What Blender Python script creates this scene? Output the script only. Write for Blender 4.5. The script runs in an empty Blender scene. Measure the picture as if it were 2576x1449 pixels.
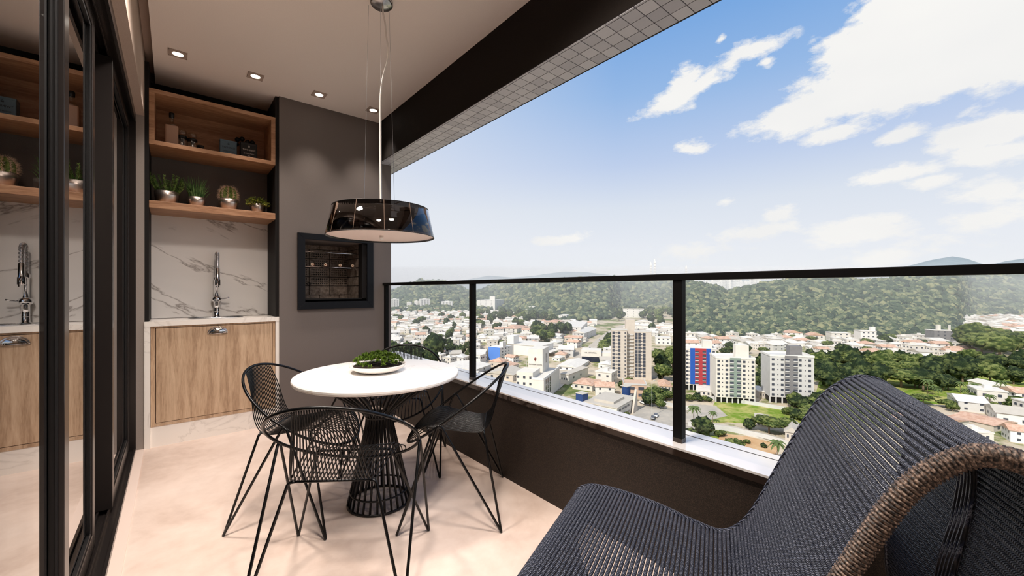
import bpy, bmesh, math, random
import numpy as np
from mathutils import Vector, Matrix, noise as mnoise
PI = math.pi
random.seed(7); np.random.seed(7)
SC = bpy.context.scene
COL = SC.collection

# ------------------------------------------------------------------ camera
F_PX, CAM_H, HOR = 1015.6, 1.12, 728.0
YAW = math.atan(851.0 / 1015.6)
SN, CS = math.sin(YAW), math.cos(YAW)
cam_d = bpy.data.cameras.new('camera'); cam = bpy.data.objects.new('camera', cam_d); COL.objects.link(cam)
cam.location = (0, 0, CAM_H); cam.rotation_euler = (PI / 2, 0, -YAW)
cam_d.sensor_width = 36.0; cam_d.lens = 36.0 * F_PX / 2576.0
cam_d.shift_y = 3.5 / 2576.0; cam_d.clip_start = 0.02; cam_d.clip_end = 20000
SC.camera = cam

# ------------------------------------------------------------------ view
SC.view_settings.view_transform = 'Standard'; SC.view_settings.look = 'None'
SC.view_settings.gamma = 1.0; SC.view_settings.use_curve_mapping = False
SC.view_settings.exposure = 0.0
SC.cycles.max_bounces = 8; SC.cycles.transparent_max_bounces = 24; SC.cycles.volume_bounces = 0
SC.cycles.caustics_reflective = False; SC.cycles.caustics_refractive = False
SC.cycles.sample_clamp_indirect = 4.0

def L1(c): return ((c / 255.0 + 0.055) / 1.055) ** 2.4 if c > 10.3 else c / 255.0 / 12.92
def rgb(r, g, b, k=1.0): return (min(L1(r) * k, 1.0), min(L1(g) * k, 1.0), min(L1(b) * k, 1.0), 1.0)

# ------------------------------------------------------------------ sky
def make_world():
    w = bpy.data.worlds.new('sky'); SC.world = w; w.use_nodes = True
    nt = w.node_tree; N = nt.nodes; K = nt.links; N.clear()
    out = N.new('ShaderNodeOutputWorld'); bg = N.new('ShaderNodeBackground'); K.new(bg.outputs[0], out.inputs[0])
    tc = N.new('ShaderNodeTexCoord')
    sep = N.new('ShaderNodeSeparateXYZ'); K.new(tc.outputs['Generated'], sep.inputs[0])
    def M(op, a, b=None, c=None, clamp=False):
        n = N.new('ShaderNodeMath'); n.operation = op; n.use_clamp = clamp
        for i, v in enumerate((a, b, c)):
            if v is None: continue
            if isinstance(v, (int, float)): n.inputs[i].default_value = v
            else: K.new(v, n.inputs[i])
        return n.outputs[0]
    el = M('ARCSINE', sep.outputs[2])
    az = M('ARCTAN2', sep.outputs[0], sep.outputs[1])      # from +Y towards +X
    ramp = N.new('ShaderNodeValToRGB'); cr = ramp.color_ramp
    K.new(M('DIVIDE', el, 1.2, clamp=True), ramp.inputs[0])
    stops = [(0.0, (236, 239, 242)), (0.08, (232, 236, 243)), (0.16, (219, 227, 239)), (0.24, (190, 207, 236)),
             (0.36, (150, 185, 230)), (0.48, (118, 166, 224)), (0.62, (100, 152, 216)), (1.0, (78, 130, 200))]
    cr.elements[0].position = 0; cr.elements[0].color = rgb(*stops[0][1])
    cr.elements[1].position = 1; cr.elements[1].color = rgb(*stops[-1][1])
    for p, c in stops[1:-1]:
        e = cr.elements.new(p); e.color = rgb(*c)
    # paler, hazier sky on the +Y side of the view
    pale = M('MULTIPLY', M('SUBTRACT', 0.95, az, clamp=True), 1.15, clamp=True)
    pale = M('MULTIPLY', pale, 0.8)
    mixp = N.new('ShaderNodeMix'); mixp.data_type = 'RGBA'
    K.new(pale, mixp.inputs[0]); K.new(ramp.outputs[0], mixp.inputs[6]); mixp.inputs[7].default_value = rgb(236, 238, 242)
    comb = N.new('ShaderNodeCombineXYZ'); K.new(az, comb.inputs[0]); K.new(el, comb.inputs[1])
    # clouds, each an ellipse in azimuth/elevation broken up by noise
    def azel(u, v):
        a = (u - 1288) / F_PX; b = (HOR - v) / F_PX
        return YAW + math.atan(a), math.atan(b / math.sqrt(1 + a * a))
    clouds = [  # (u0,v0)-(u1,v1) long axis, half width px, weight
        (1590, 290, 1870, 165, 30, .95), (1670, 250, 1780, 190, 46, .9), (1790, 160, 2000, 82, 30, .95), (1800, 180, 1880, 140, 26, .7), (1900, 165, 1960, 150, 18, .6),
        (1835, 340, 2300, 200, 42, 1.15), (1970, 285, 2720, 0, 88, 1.5), (2050, 190, 2600, -70, 122, 1.6), (2300, 60, 2900, -60, 190, 1.6),
        (2005, 366, 2200, 300, 23, .95), (2190, 368, 2340, 308, 23, .9), (1690, 375, 1810, 372, 24, .8), (1790, 515, 1860, 500, 14, .6),
        (2140, 464, 2390, 405, 27, .95), (2310, 378, 2740, 262, 46, 1.1), (2360, 400, 2700, 370, 34, .9), (2230, 472, 2420, 445, 20, .8), (2400, 300, 2490, 245, 16, .4),
        (1900, 545, 2010, 530, 24, .8), (1770, 600, 2020, 570, 26, .8), (2000, 600, 2330, 560, 40, .9), (2350, 500, 2700, 440, 40, .8),
        (2330, 560, 2750, 520, 40, .8), (1620, 640, 1900, 620, 26, .6), (1330, 610, 1500, 590, 16, .7), (1800, 108, 1826, 85, 9, .5),
        (2050, 660, 2500, 620, 40, .6)]
    acc = None
    for (u0, v0, u1, v1, hw, wt) in clouds:
        a0, e0 = azel(u0, v0); a1, e1 = azel(u1, v1)
        ca, ce = (a0 + a1) / 2, (e0 + e1) / 2
        um, vm = (u0 + u1) / 2, (v0 + v1) / 2
        L = math.hypot(u1 - u0, v1 - v0); nx, ny = -(v1 - v0) / L, (u1 - u0) / L
        b0 = azel(um + nx * hw, vm + ny * hw); hwa = math.hypot(b0[0] - ca, b0[1] - ce)
        mp = N.new('ShaderNodeMapping'); mp.vector_type = 'TEXTURE'
        mp.inputs['Location'].default_value = (ca, ce, 0)
        mp.inputs['Rotation'].default_value = (0, 0, math.atan2(e1 - e0, a1 - a0))
        mp.inputs['Scale'].default_value = (math.hypot(a1 - a0, e1 - e0) * .62, hwa * 1.35, 1)
        K.new(comb.outputs[0], mp.inputs[0])
        g = N.new('ShaderNodeTexGradient'); g.gradient_type = 'SPHERICAL'; K.new(mp.outputs[0], g.inputs[0])
        s = M('MULTIPLY', g.outputs['Fac'], wt)
        acc = s if acc is None else M('MAXIMUM', acc, s)
    # clouds elsewhere in the sky, as in view
    mpl = N.new('ShaderNodeMapping'); mpl.inputs['Scale'].default_value = (1.6, 4.5, 1); K.new(comb.outputs[0], mpl.inputs[0])
    nl = N.new('ShaderNodeTexNoise'); nl.inputs['Scale'].default_value = 1.1; nl.inputs['Detail'].default_value = 4; K.new(mpl.outputs[0], nl.inputs[0])
    side = M('GREATER_THAN', M('ABSOLUTE', M('SUBTRACT', az, YAW)), 1.0)
    gen = M('MULTIPLY', M('MULTIPLY', M('SUBTRACT', nl.outputs[0], .5, clamp=True), 4.0), side)
    acc = M('MAXIMUM', acc, gen)
    mpn = N.new('ShaderNodeMapping'); mpn.inputs['Scale'].default_value = (1, 2.0, 1); mpn.inputs['Rotation'].default_value = (0, 0, -.45); K.new(comb.outputs[0], mpn.inputs[0])
    nn = N.new('ShaderNodeTexNoise'); nn.inputs['Scale'].default_value = 11; nn.inputs['Detail'].default_value = 11; nn.inputs['Roughness'].default_value = .66; K.new(mpn.outputs[0], nn.inputs[0])
    dens = M('ADD', acc, M('MULTIPLY', M('SUBTRACT', nn.outputs[0], .5), 1.9))
    dens = M('MULTIPLY', M('SUBTRACT', dens, .22), 3.2, clamp=True)
    dens = M('MULTIPLY', dens, M('MULTIPLY', acc, 12, clamp=True))
    shade = N.new('ShaderNodeMix'); shade.data_type = 'RGBA'
    n2 = N.new('ShaderNodeTexNoise'); n2.inputs['Scale'].default_value = 3; n2.inputs['Detail'].default_value = 3; K.new(mpn.outputs[0], n2.inputs[0])
    K.new(n2.outputs[0], shade.inputs[0]); shade.inputs[6].default_value = rgb(232, 233, 235); shade.inputs[7].default_value = rgb(255, 253, 248)
    mx = N.new('ShaderNodeMix'); mx.data_type = 'RGBA'
    K.new(dens, mx.inputs[0]); K.new(mixp.outputs[2], mx.inputs[6]); K.new(shade.outputs[2], mx.inputs[7])
    gm = N.new('ShaderNodeMix'); gm.data_type = 'RGBA'      # below the horizon
    K.new(M('LESS_THAN', el, -0.02), gm.inputs[0]); K.new(mx.outputs[2], gm.inputs[6]); gm.inputs[7].default_value = rgb(170, 165, 155)
    K.new(gm.outputs[2], bg.inputs[0]); bg.inputs[1].default_value = 1.0
make_world()

sun_d = bpy.data.lights.new('sun', 'SUN'); sun = bpy.data.objects.new('sun', sun_d); COL.objects.link(sun)
sun_d.energy = 4.3; sun_d.angle = math.radians(.6); sun_d.color = (1.0, .95, .88)
sun.rotation_euler = Vector((.80, .12, -.75)).to_track_quat('-Z', 'Y').to_euler()
sun.location = (-8, 0, 12)

# ------------------------------------------------------------------ materials
MATS = {}
def mat(name, col=(.5, .5, .5, 1), rough=.5, metal=0.0, spec=.5, coat=0.0, ior=1.45, build=None):
    if name in MATS: return MATS[name]
    m = bpy.data.materials.new(name); m.use_nodes = True
    b = m.node_tree.nodes['Principled BSDF']
    b.inputs['Base Color'].default_value = col; b.inputs['Roughness'].default_value = rough
    b.inputs['Metallic'].default_value = metal; b.inputs['Specular IOR Level'].default_value = spec
    b.inputs['Coat Weight'].default_value = coat; b.inputs['IOR'].default_value = ior
    if build: build(m.node_tree, b)
    MATS[name] = m
    return m
def coords(nt, scale=(1, 1, 1), rot=(0, 0, 0), kind='Object'):
    t = nt.nodes.new('ShaderNodeTexCoord'); mp = nt.nodes.new('ShaderNodeMapping')
    mp.inputs['Scale'].default_value = scale; mp.inputs['Rotation'].default_value = rot
    nt.links.new(t.outputs[kind], mp.inputs[0]); return mp.outputs[0]
def worldco(nt, scale=(1, 1, 1), rot=(0, 0, 0)):
    t = nt.nodes.new('ShaderNodeNewGeometry'); mp = nt.nodes.new('ShaderNodeMapping')
    mp.inputs['Scale'].default_value = scale; mp.inputs['Rotation'].default_value = rot
    nt.links.new(t.outputs['Position'], mp.inputs[0]); return mp.outputs[0]
def noise(nt, co, scale, detail=4, rough=.55, dist=0):
    n = nt.nodes.new('ShaderNodeTexNoise'); n.inputs['Scale'].default_value = scale; n.inputs['Detail'].default_value = detail
    n.inputs['Roughness'].default_value = rough; n.inputs['Distortion'].default_value = dist
    if co is not None: nt.links.new(co, n.inputs[0])
    return n.outputs[0]
def ramp(nt, fac, stops):
    r = nt.nodes.new('ShaderNodeValToRGB'); cr = r.color_ramp
    cr.elements[0].position, cr.elements[0].color = stops[0]
    cr.elements[1].position, cr.elements[1].color = stops[-1]
    for p, c in stops[1:-1]: cr.elements.new(p).color = c
    nt.links.new(fac, r.inputs[0]); return r.outputs[0]
def bump(nt, b, h, strength=.3, dist=.01):
    n = nt.nodes.new('ShaderNodeBump'); n.inputs['Strength'].default_value = strength; n.inputs['Distance'].default_value = dist
    nt.links.new(h, n.inputs['Height']); nt.links.new(n.outputs[0], b.inputs['Normal'])
def speckle(c0, c1, scale, bs=.15, bd=.002, lo=.35, hi=.65):
    def f(nt, b):
        co = worldco(nt); n = noise(nt, co, scale, 3, .7)
        nt.links.new(ramp(nt, n, [(lo, c0), (hi, c1)]), b.inputs['Base Color']); bump(nt, b, n, bs, bd)
    return f
def wood(c0, c1, c2, axis='z'):
    def f(nt, b):
        sc = {'z': (9, 9, .9), 'x': (.9, 9, 9), 'y': (9, .9, 9)}[axis]
        co = worldco(nt, sc)
        n1 = noise(nt, co, 2.2, 6, .6, 1.2)
        sc2 = tuple(v * 7 for v in sc); n2 = noise(nt, worldco(nt, sc2), 3.0, 3, .6)
        ad = nt.nodes.new('ShaderNodeMath'); ad.operation = 'MULTIPLY_ADD'; nt.links.new(n2, ad.inputs[0]); ad.inputs[1].default_value = .45; 
        s = nt.nodes.new('ShaderNodeMath'); s.operation = 'SUBTRACT'; nt.links.new(n1, s.inputs[0]); s.inputs[1].default_value = .225
        nt.links.new(s.outputs[0], ad.inputs[2])
        nt.links.new(ramp(nt, ad.outputs[0], [(.3, c0), (.5, c1), (.72, c2)]), b.inputs['Base Color'])
        bump(nt, b, n2, .12, .002)
    return f
def marble(base, vein, scale=1.6, rot=(0, 0, .6), amt=1.0, cloud=None, dist=.9, stretch=None):
    def f(nt, b):
        co = worldco(nt, stretch or (1, 1, 1), rot)
        if stretch: co.node.vector_type = 'TEXTURE'
        n = noise(nt, co, scale, 7, .56, dist)
        # thin veins where the noise crosses its middle value
        m1 = nt.nodes.new('ShaderNodeMath'); m1.operation = 'SUBTRACT'; nt.links.new(n, m1.inputs[0]); m1.inputs[1].default_value = .5
        m2 = nt.nodes.new('ShaderNodeMath'); m2.operation = 'ABSOLUTE'; nt.links.new(m1.outputs[0], m2.inputs[0])
        v = ramp(nt, m2.outputs[0], [(0.0, (amt, amt, amt, 1)), (.004, (amt * .45,) * 3 + (1,)), (.014, (0, 0, 0, 1))])
        n2 = noise(nt, co, scale * .8, 3)
        c = ramp(nt, n2, [(.35, cloud or base), (.65, base)])
        mx = nt.nodes.new('ShaderNodeMix'); mx.data_type = 'RGBA'
        nt.links.new(v, mx.inputs[0]); nt.links.new(c, mx.inputs[6]); mx.inputs[7].default_value = vein
        nt.links.new(mx.outputs[2], b.inputs['Base Color'])
    return f
def glassmat(name, tint=(.93, .95, .95, 1), k=1.7, rough=0.0):
    m = bpy.data.materials.new(name); m.use_nodes = True; nt = m.node_tree; nt.nodes.clear()
    o = nt.nodes.new('ShaderNodeOutputMaterial'); mx = nt.nodes.new('ShaderNodeMixShader')
    tr = nt.nodes.new('ShaderNodeBsdfTransparent'); tr.inputs[0].default_value = tint
    gl = nt.nodes.new('ShaderNodeBsdfGlossy'); gl.inputs['Roughness'].default_value = rough
    fr = nt.nodes.new('ShaderNodeFresnel'); fr.inputs[0].default_value = 1.5
    mu = nt.nodes.new('ShaderNodeMath'); mu.operation = 'MULTIPLY'; mu.use_clamp = True; mu.inputs[1].default_value = k
    ge = nt.nodes.new('ShaderNodeNewGeometry'); fb = nt.nodes.new('ShaderNodeMath'); fb.operation = 'SUBTRACT'; fb.inputs[0].default_value = 1; nt.links.new(ge.outputs['Backfacing'], fb.inputs[1])
    m3 = nt.nodes.new('ShaderNodeMath'); m3.operation = 'MULTIPLY'; nt.links.new(fb.outputs[0], m3.inputs[1])   # the far face of a pane adds no second mirror
    nt.links.new(fr.outputs[0], mu.inputs[0]); nt.links.new(mu.outputs[0], m3.inputs[0]); nt.links.new(m3.outputs[0], mx.inputs[0])
    nt.links.new(tr.outputs[0], mx.inputs[1]); nt.links.new(gl.outputs[0], mx.inputs[2]); nt.links.new(mx.outputs[0], o.inputs[0])
    MATS[name] = m; return m
def emis(name, col, s):
    m = bpy.data.materials.new(name); m.use_nodes = True; nt = m.node_tree; nt.nodes.clear()
    o = nt.nodes.new('ShaderNodeOutputMaterial'); e = nt.nodes.new('ShaderNodeEmission')
    e.inputs[0].default_value = col; e.inputs[1].default_value = s; nt.links.new(e.outputs[0], o.inputs[0]); return m

def floor_build(nt, b):
    co = worldco(nt); n = noise(nt, co, 1.6, 8, .65, .4); n2 = noise(nt, co, 14, 5, .6)
    a = nt.nodes.new('ShaderNodeMath'); a.operation = 'MULTIPLY_ADD'; nt.links.new(n2, a.inputs[0]); a.inputs[1].default_value = .3; nt.links.new(n, a.inputs[2])
    nt.links.new(ramp(nt, a.outputs[0], [(.45, rgb(200, 178, 164)), (.62, rgb(217, 197, 184)), (.8, rgb(228, 210, 198))]), b.inputs['Base Color'])
    bump(nt, b, n2, .04, .003)
M_FLOOR = mat('porcelain_floor', rough=.42, build=floor_build)
M_CEIL = mat('ceiling_paint', rough=.9, spec=.1, build=speckle(rgb(244, 232, 224), rgb(250, 240, 232), 300, .05, .001))
M_PIER = mat('grey_textured_paint', rough=.75, spec=.3, build=speckle(rgb(98, 90, 86), rgb(126, 117, 112), 420, .25, .001))
M_BLACKPAINT = mat('black_paint', rgb(26, 23, 22), .7, spec=.25)
M_BEAM = mat('dark_beam_paint', rough=.8, spec=.2, build=speckle(rgb(24, 19, 16), rgb(34, 28, 24), 300, .12, .001))
M_PARAPET = mat('dark_speckled_render', rough=.6, spec=.4, build=speckle(rgb(25, 19, 15), rgb(74, 60, 49), 380, .3, .0015, .45, .75))
M_LINTEL = mat('lintel_paint', rough=.8, spec=.2, build=speckle(rgb(178, 160, 148), rgb(190, 172, 160), 300, .05, .001))
M_TILE = mat('soffit_tile', rough=.35, build=lambda nt, b: nt.links.new(ramp(nt, nt.nodes.new('ShaderNodeObjectInfo').outputs['Random'], [(0, rgb(172, 171, 182)), (1, rgb(196, 195, 204))]), b.inputs['Base Color']))
M_GROUT = mat('dark_grout', rgb(34, 30, 30), .9)
M_SILLTOP = mat('polished_sill_stone', rgb(232, 229, 226), .05, spec=.8, coat=.8, ior=2.0)  # pale base: sky reflection on the brown stone put into its colour
M_SILLEDGE = mat('dark_sill_edge', rgb(44, 34, 28), .08, spec=.5)
M_RAIL = mat('black_powder_coat', rgb(10, 9, 9), .5, spec=.15)
M_FRAME = mat('dark_bronze_aluminium', rgb(38, 34, 33), .25, spec=.5, metal=.2)
M_GASKET = mat('black_gasket', rgb(18, 18, 20), .5)
M_OAK = mat('oak_veneer', rough=.45, build=wood(rgb(164, 134, 106), rgb(194, 164, 134), rgb(212, 184, 154)))
M_OAKX = mat('oak_shelf_veneer', rough=.45, build=wood(rgb(140, 98, 68), rgb(168, 124, 92), rgb(190, 148, 114), 'x'))
M_OAKLINE = mat('oak_gap_shadow', rgb(70, 48, 34), .8)
M_MARBLE = mat('polished_grey_marble', rough=.05, spec=.6, coat=.6, build=marble(rgb(244, 240, 236), rgb(128, 118, 112), 1.9, (0, .42, 0), .8, rgb(232, 229, 226), .25, (2.6, 1, .8)))
M_QUARTZ = mat('white_counter_marble', rough=.12, build=marble(rgb(246, 240, 232), rgb(205, 198, 190), 1.6, (.4, .3, .5), .5))
M_TABLE = mat('table_marble', rough=.12, build=marble(rgb(255, 253, 249), rgb(228, 214, 200), 1.9, (.2, .5, 1.1), .4, rgb(252, 248, 243)))
M_CHROME = mat('chrome', rgb(232, 232, 234), .06, metal=1.0)
M_STEEL = mat('brushed_steel', rgb(190, 190, 192), .25, metal=1.0)
M_COPPER = mat('satin_metal_pot', rgb(214, 200, 192), .32, metal=1.0)
M_BLACKMETAL = mat('black_wire_metal', rgb(9, 9, 10), .3, spec=.4)
M_TABLEMETAL = mat('black_base_metal', rgb(15, 13, 13), .32, spec=.5)
M_WHITE = mat('white_enamel', rgb(240, 234, 228), .25)
M_DIFF = mat('lamp_diffuser', rgb(236, 214, 204), .5)
M_SOIL = mat('dark_soil', rgb(40, 30, 24), .95)
M_ROOM = mat('room_wall', rgb(150, 132, 118), .9)
M_ROOMFLOOR = mat('room_floor', rgb(208, 186, 168), .5)
M_GRILL = mat('grill_frame_paint', rgb(7, 9, 15), .4, spec=.3)
M_DOORGLASS = glassmat('door_glass', (.55, .56, .55, 1), 2.2)
M_RAILGLASS = glassmat('rail_glass', (.985, .99, .99, 1), .5)
M_LAMPBLACK = glassmat('smoked_lamp_film', (.22, .20, .19, 1), 1.2, .03)
M_CLEARGLASS = glassmat('clear_glass', (.9, .9, .88, 1), 2.5)
M_LENS = emis('lit_lens', (1.0, .93, .82, 1), 14.0)

def curtain_build(nt, b):
    co = worldco(nt, (1, 1, 1)); n = noise(nt, co, 260, 2, .6)
    nt.links.new(ramp(nt, n, [(.3, rgb(150, 146, 136)), (.7, rgb(196, 192, 182))]), b.inputs['Base Color']); bump(nt, b, n, .3, .002)
M_CURTAIN = mat('linen_curtain', rough=.9, build=curtain_build)
def cord_build(nt, b):
    t = nt.nodes.new('ShaderNodeTexCoord'); mp = nt.nodes.new('ShaderNodeMapping'); mp.inputs['Rotation'].default_value = (0, 0, .5); nt.links.new(t.outputs['Object'], mp.inputs[0])
    wv = nt.nodes.new('ShaderNodeTexWave'); wv.bands_direction = 'X'; wv.inputs['Scale'].default_value = 60; wv.inputs['Distortion'].default_value = 1.5; nt.links.new(t.outputs['Object'], wv.inputs[0])
    n = noise(nt, t.outputs['Object'], 420, 2, .6)
    ad = nt.nodes.new('ShaderNodeMath'); ad.operation = 'MULTIPLY'; nt.links.new(n, ad.inputs[0]); nt.links.new(wv.outputs[1], ad.inputs[1])
    nt.links.new(ramp(nt, ad.outputs[0], [(.12, rgb(8, 10, 20)), (.38, rgb(24, 34, 60)), (.62, rgb(146, 150, 164))]), b.inputs['Base Color'])
    bump(nt, b, wv.outputs[1], .8, .004)
M_CORD = mat('charcoal_braided_cord', rough=.5, spec=.5, build=cord_build)
def wrap_build(nt, b):
    t = nt.nodes.new('ShaderNodeTexCoord'); n = noise(nt, t.outputs['Object'], 240, 2, .5)
    nt.links.new(ramp(nt, n, [(.38, rgb(20, 16, 14)), (.53, rgb(84, 68, 58)), (.72, rgb(158, 136, 120))]), b.inputs['Base Color'])
M_WRAP = mat('brown_flecked_wrap', rough=.55, build=wrap_build)
def brick_build(nt, b):
    n = noise(nt, worldco(nt), 40, 5, .65)
    nt.links.new(ramp(nt, n, [(.35, rgb(120, 104, 92)), (.7, rgb(176, 160, 146))]), b.inputs['Base Color']); bump(nt, b, n, .25, .003)
M_BRICK = mat('refractory_brick', rough=.85, build=brick_build)

# ------------------------------------------------------------------ mesh helpers
class MB:
    def __init__(s): s.v = []; s.f = []; s.m = []; s.cm = 0
    def add(s, vs, fs):
        o = len(s.v); s.v.extend([tuple(p) for p in vs]); s.f.extend([tuple(i + o for i in f) for f in fs]); s.m.extend([s.cm] * len(fs)); return s
    def box(s, x0, x1, y0, y1, z0, z1):
        return s.add([(x0, y0, z0), (x1, y0, z0), (x1, y1, z0), (x0, y1, z0), (x0, y0, z1), (x1, y0, z1), (x1, y1, z1), (x0, y1, z1)],
                     [(0, 3, 2, 1), (4, 5, 6, 7), (0, 1, 5, 4), (1, 2, 6, 5), (2, 3, 7, 6), (3, 0, 4, 7)])
    def tube(s, pts, r, n=8, closed=False, caps=True, rfun=None):
        P = [Vector(p) for p in pts]; m = len(P); vs = []; fs = []
        prev = None
        for i in range(m):
            a = P[(i - 1) % m] if (closed or i > 0) else P[i]; c = P[(i + 1) % m] if (closed or i < m - 1) else P[i]
            t = (c - a)
            t = t.normalized() if t.length > 1e-9 else Vector((0, 0, 1))
            if prev is None:
                ref = Vector((0, 0, 1)) if abs(t.z) < .9 else Vector((1, 0, 0)); nrm = t.cross(ref).normalized()
            else:
                nrm = (prev - t * prev.dot(t)); nrm = nrm.normalized() if nrm.length > 1e-9 else t.orthogonal().normalized()
            prev = nrm; bn = t.cross(nrm)
            rr = rfun(i) if rfun else r
            for k in range(n):
                an = 2 * PI * k / n; vs.append(P[i] + (nrm * math.cos(an) + bn * math.sin(an)) * rr)
        rng = m if closed else m - 1
        for i in range(rng):
            j = (i + 1) % m
            for k in range(n):
                l = (k + 1) % n; fs.append((i * n + k, i * n + l, j * n + l, j * n + k))
        if caps and not closed:
            fs.append(tuple(reversed(range(n)))); fs.append(tuple((m - 1) * n + k for k in range(n)))
        return s.add(vs, fs)
    def lathe(s, prof, cx=0, cy=0, n=32, rib=None, caps=True):
        vs = []; fs = []
        for (r, z) in prof:
            for k in range(n):
                a = 2 * PI * k / n; q = r * (rib(k) if rib else 1); vs.append((cx + q * math.cos(a), cy + q * math.sin(a), z))
        for i in range(len(prof) - 1):
            for k in range(n):
                l = (k + 1) % n; fs.append((i * n + k, i * n + l, (i + 1) * n + l, (i + 1) * n + k))
        if caps and prof[0][0] > 1e-6: fs.append(tuple(reversed(range(n))))
        if caps and prof[-1][0] > 1e-6: fs.append(tuple((len(prof) - 1) * n + k for k in range(n)))
        return s.add(vs, fs)
    def prism(s, poly, axis, a0, a1):   # poly in the two other axes
        def P(p, a): return {'x': (a, p[0], p[1]), 'y': (p[0], a, p[1]), 'z': (p[0], p[1], a)}[axis]
        n = len(poly); vs = [P(p, a0) for p in poly] + [P(p, a1) for p in poly]
        fs = [tuple(range(n)), tuple(reversed(range(n, 2 * n)))] + [(i, i + n, (i + 1) % n + n, (i + 1) % n) for i in range(n)]
        return s.add(vs, fs)
    def mesh(s, name, mats, smooth=False, fixn=True):
        me = bpy.data.meshes.new(name); me.from_pydata(s.v, [], s.f)
        if not isinstance(mats, (list, tuple)): mats = [mats]
        for m in mats: me.materials.append(m)
        if len(mats) > 1: me.polygons.foreach_set('material_index', s.m)
        if fixn:
            bm = bmesh.new(); bm.from_mesh(me); bmesh.ops.recalc_face_normals(bm, faces=bm.faces); bm.to_mesh(me); bm.free()
        if smooth: me.polygons.foreach_set('use_smooth', [True] * len(me.polygons))
        me.update(); return me
def put(name, me, parent=None, loc=(0, 0, 0), rot=(0, 0, 0), scale=(1, 1, 1)):
    o = bpy.data.objects.new(name, me); COL.objects.link(o)
    if parent: o.parent = parent
    o.location = loc; o.rotation_euler = rot; o.scale = scale; return o
def obj(name, mb, mats, parent=None, smooth=False, bevel=0, **k):
    o = put(name, mb.mesh(name, mats, smooth), parent, **k)
    if bevel:
        b = o.modifiers.new('bevel', 'BEVEL'); b.width = bevel; b.segments = 2; b.limit_method = 'ANGLE'
    if smooth == 'auto':
        pass
    return o
def thing(name, label, cat, loc=(0, 0, 0), rz=0, group=None):
    return tag(put(name, None, None, loc, (0, 0, rz)), label, cat, group)
def tag(o, label, cat, group=None):
    o['label'] = label; o['category'] = cat
    if group: o['group'] = group
    return o
def struct(name, mb, mats, bevel=0, smooth=False):
    o = obj(name, mb, mats, bevel=bevel, smooth=smooth); o['kind'] = 'structure'; return o
def dup(root, loc=None, rz=None, label=None, group=None, scale=None):
    r = root.copy(); COL.objects.link(r)
    if loc is not None: r.location = loc
    if rz is not None: r.rotation_euler = (0, 0, rz)
    if scale is not None: r.scale = scale
    if label: r['label'] = label
    if group: r['group'] = group
    for ch in list(root.children):
        c = ch.copy(); COL.objects.link(c); c.parent = r
        for g in list(ch.children):
            d = g.copy(); COL.objects.link(d); d.parent = c
    return r
def B(*a): return MB().box(*a)
def smoothpath(pts, n=8, closed=False):
    P = [Vector(p) for p in pts]; m = len(P); out = []
    for i in range(m if closed else m - 1):
        if closed: p0, p1, p2, p3 = P[(i - 1) % m], P[i], P[(i + 1) % m], P[(i + 2) % m]
        else: p0, p1, p2, p3 = P[max(i - 1, 0)], P[i], P[i + 1], P[min(i + 2, m - 1)]
        for k in range(n):
            t = k / n; out.append(.5 * ((2 * p1) + (p2 - p0) * t + (2 * p0 - 5 * p1 + 4 * p2 - p3) * t * t + (3 * p1 - p0 - 3 * p2 + p3) * t ** 3))
    if not closed: out.append(P[-1])
    return out
def resample(P, step):
    P = [Vector(p) for p in P]; d = [0]
    for a, b in zip(P, P[1:]): d.append(d[-1] + (b - a).length)
    n = max(1, int(round(d[-1] / step))); out = []; j = 0
    for k in range(n + 1):
        t = d[-1] * k / n
        while j < len(P) - 2 and d[j + 1] < t: j += 1
        q = (t - d[j]) / max(1e-9, d[j + 1] - d[j]); out.append(P[j].lerp(P[j + 1], min(q, 1)))
    return out
def fillet(pts, r, n=5):   # round the corners of a polyline
    P = [Vector(p) for p in pts]; out = [P[0]]
    for i in range(1, len(P) - 1):
        a, b, c = P[i - 1], P[i], P[i + 1]; d1 = (a - b); d2 = (c - b); q = min(r, d1.length * .45, d2.length * .45)
        s = b + d1.normalized() * q; e = b + d2.normalized() * q
        for k in range(n + 1):
            t = k / n; out.append(s * (1 - t) ** 2 + b * 2 * t * (1 - t) + e * t * t)
    out.append(P[-1]); return out
def ico(sub=1):
    bm = bmesh.new(); bmesh.ops.create_icosphere(bm, subdivisions=sub, radius=1.0)
    v = np.array([x.co[:] for x in bm.verts]); f = np.array([[q.index for q in p.verts] for p in bm.faces]); bm.free(); return v, f

YB = 3.82      # plane of the counter front and pier face
# ================================================================== ROOM SHELL
fl = struct('floor', B(-.157, 1.512, -1.6, 3.87, -.12, 0), M_FLOOR)
thr = struct('trim_1', B(-.2, -.157, -1.6, YB, -.12, .004), mat('threshold_stone', rgb(226, 206, 194), .4))           # stone threshold beside the track
struct('ceiling', B(-.109, 1.512, -1.6, 4.24, 2.72, 2.80), M_CEIL)
struct('trim_2', B(-.30, 1.9, -1.7, 4.6, 2.80, 3.0), M_LINTEL)                  # slab over the ceiling slot
struct('wall_left', MB().box(-.36, -.157, -1.6, YB, 2.335, 2.80).box(-.36, -.2, -1.6, YB, 2.33, 2.335), M_LINTEL)
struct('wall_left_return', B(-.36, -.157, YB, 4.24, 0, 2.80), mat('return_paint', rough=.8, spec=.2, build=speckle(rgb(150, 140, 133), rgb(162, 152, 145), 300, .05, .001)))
struct('wall_near', B(-3.2, 1.8, -1.75, -1.6, -.12, 3.0), M_ROOM)
struct('wall_back', B(-.36, .67, 4.2, 4.36, 0, 2.80), M_PIER)
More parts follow.
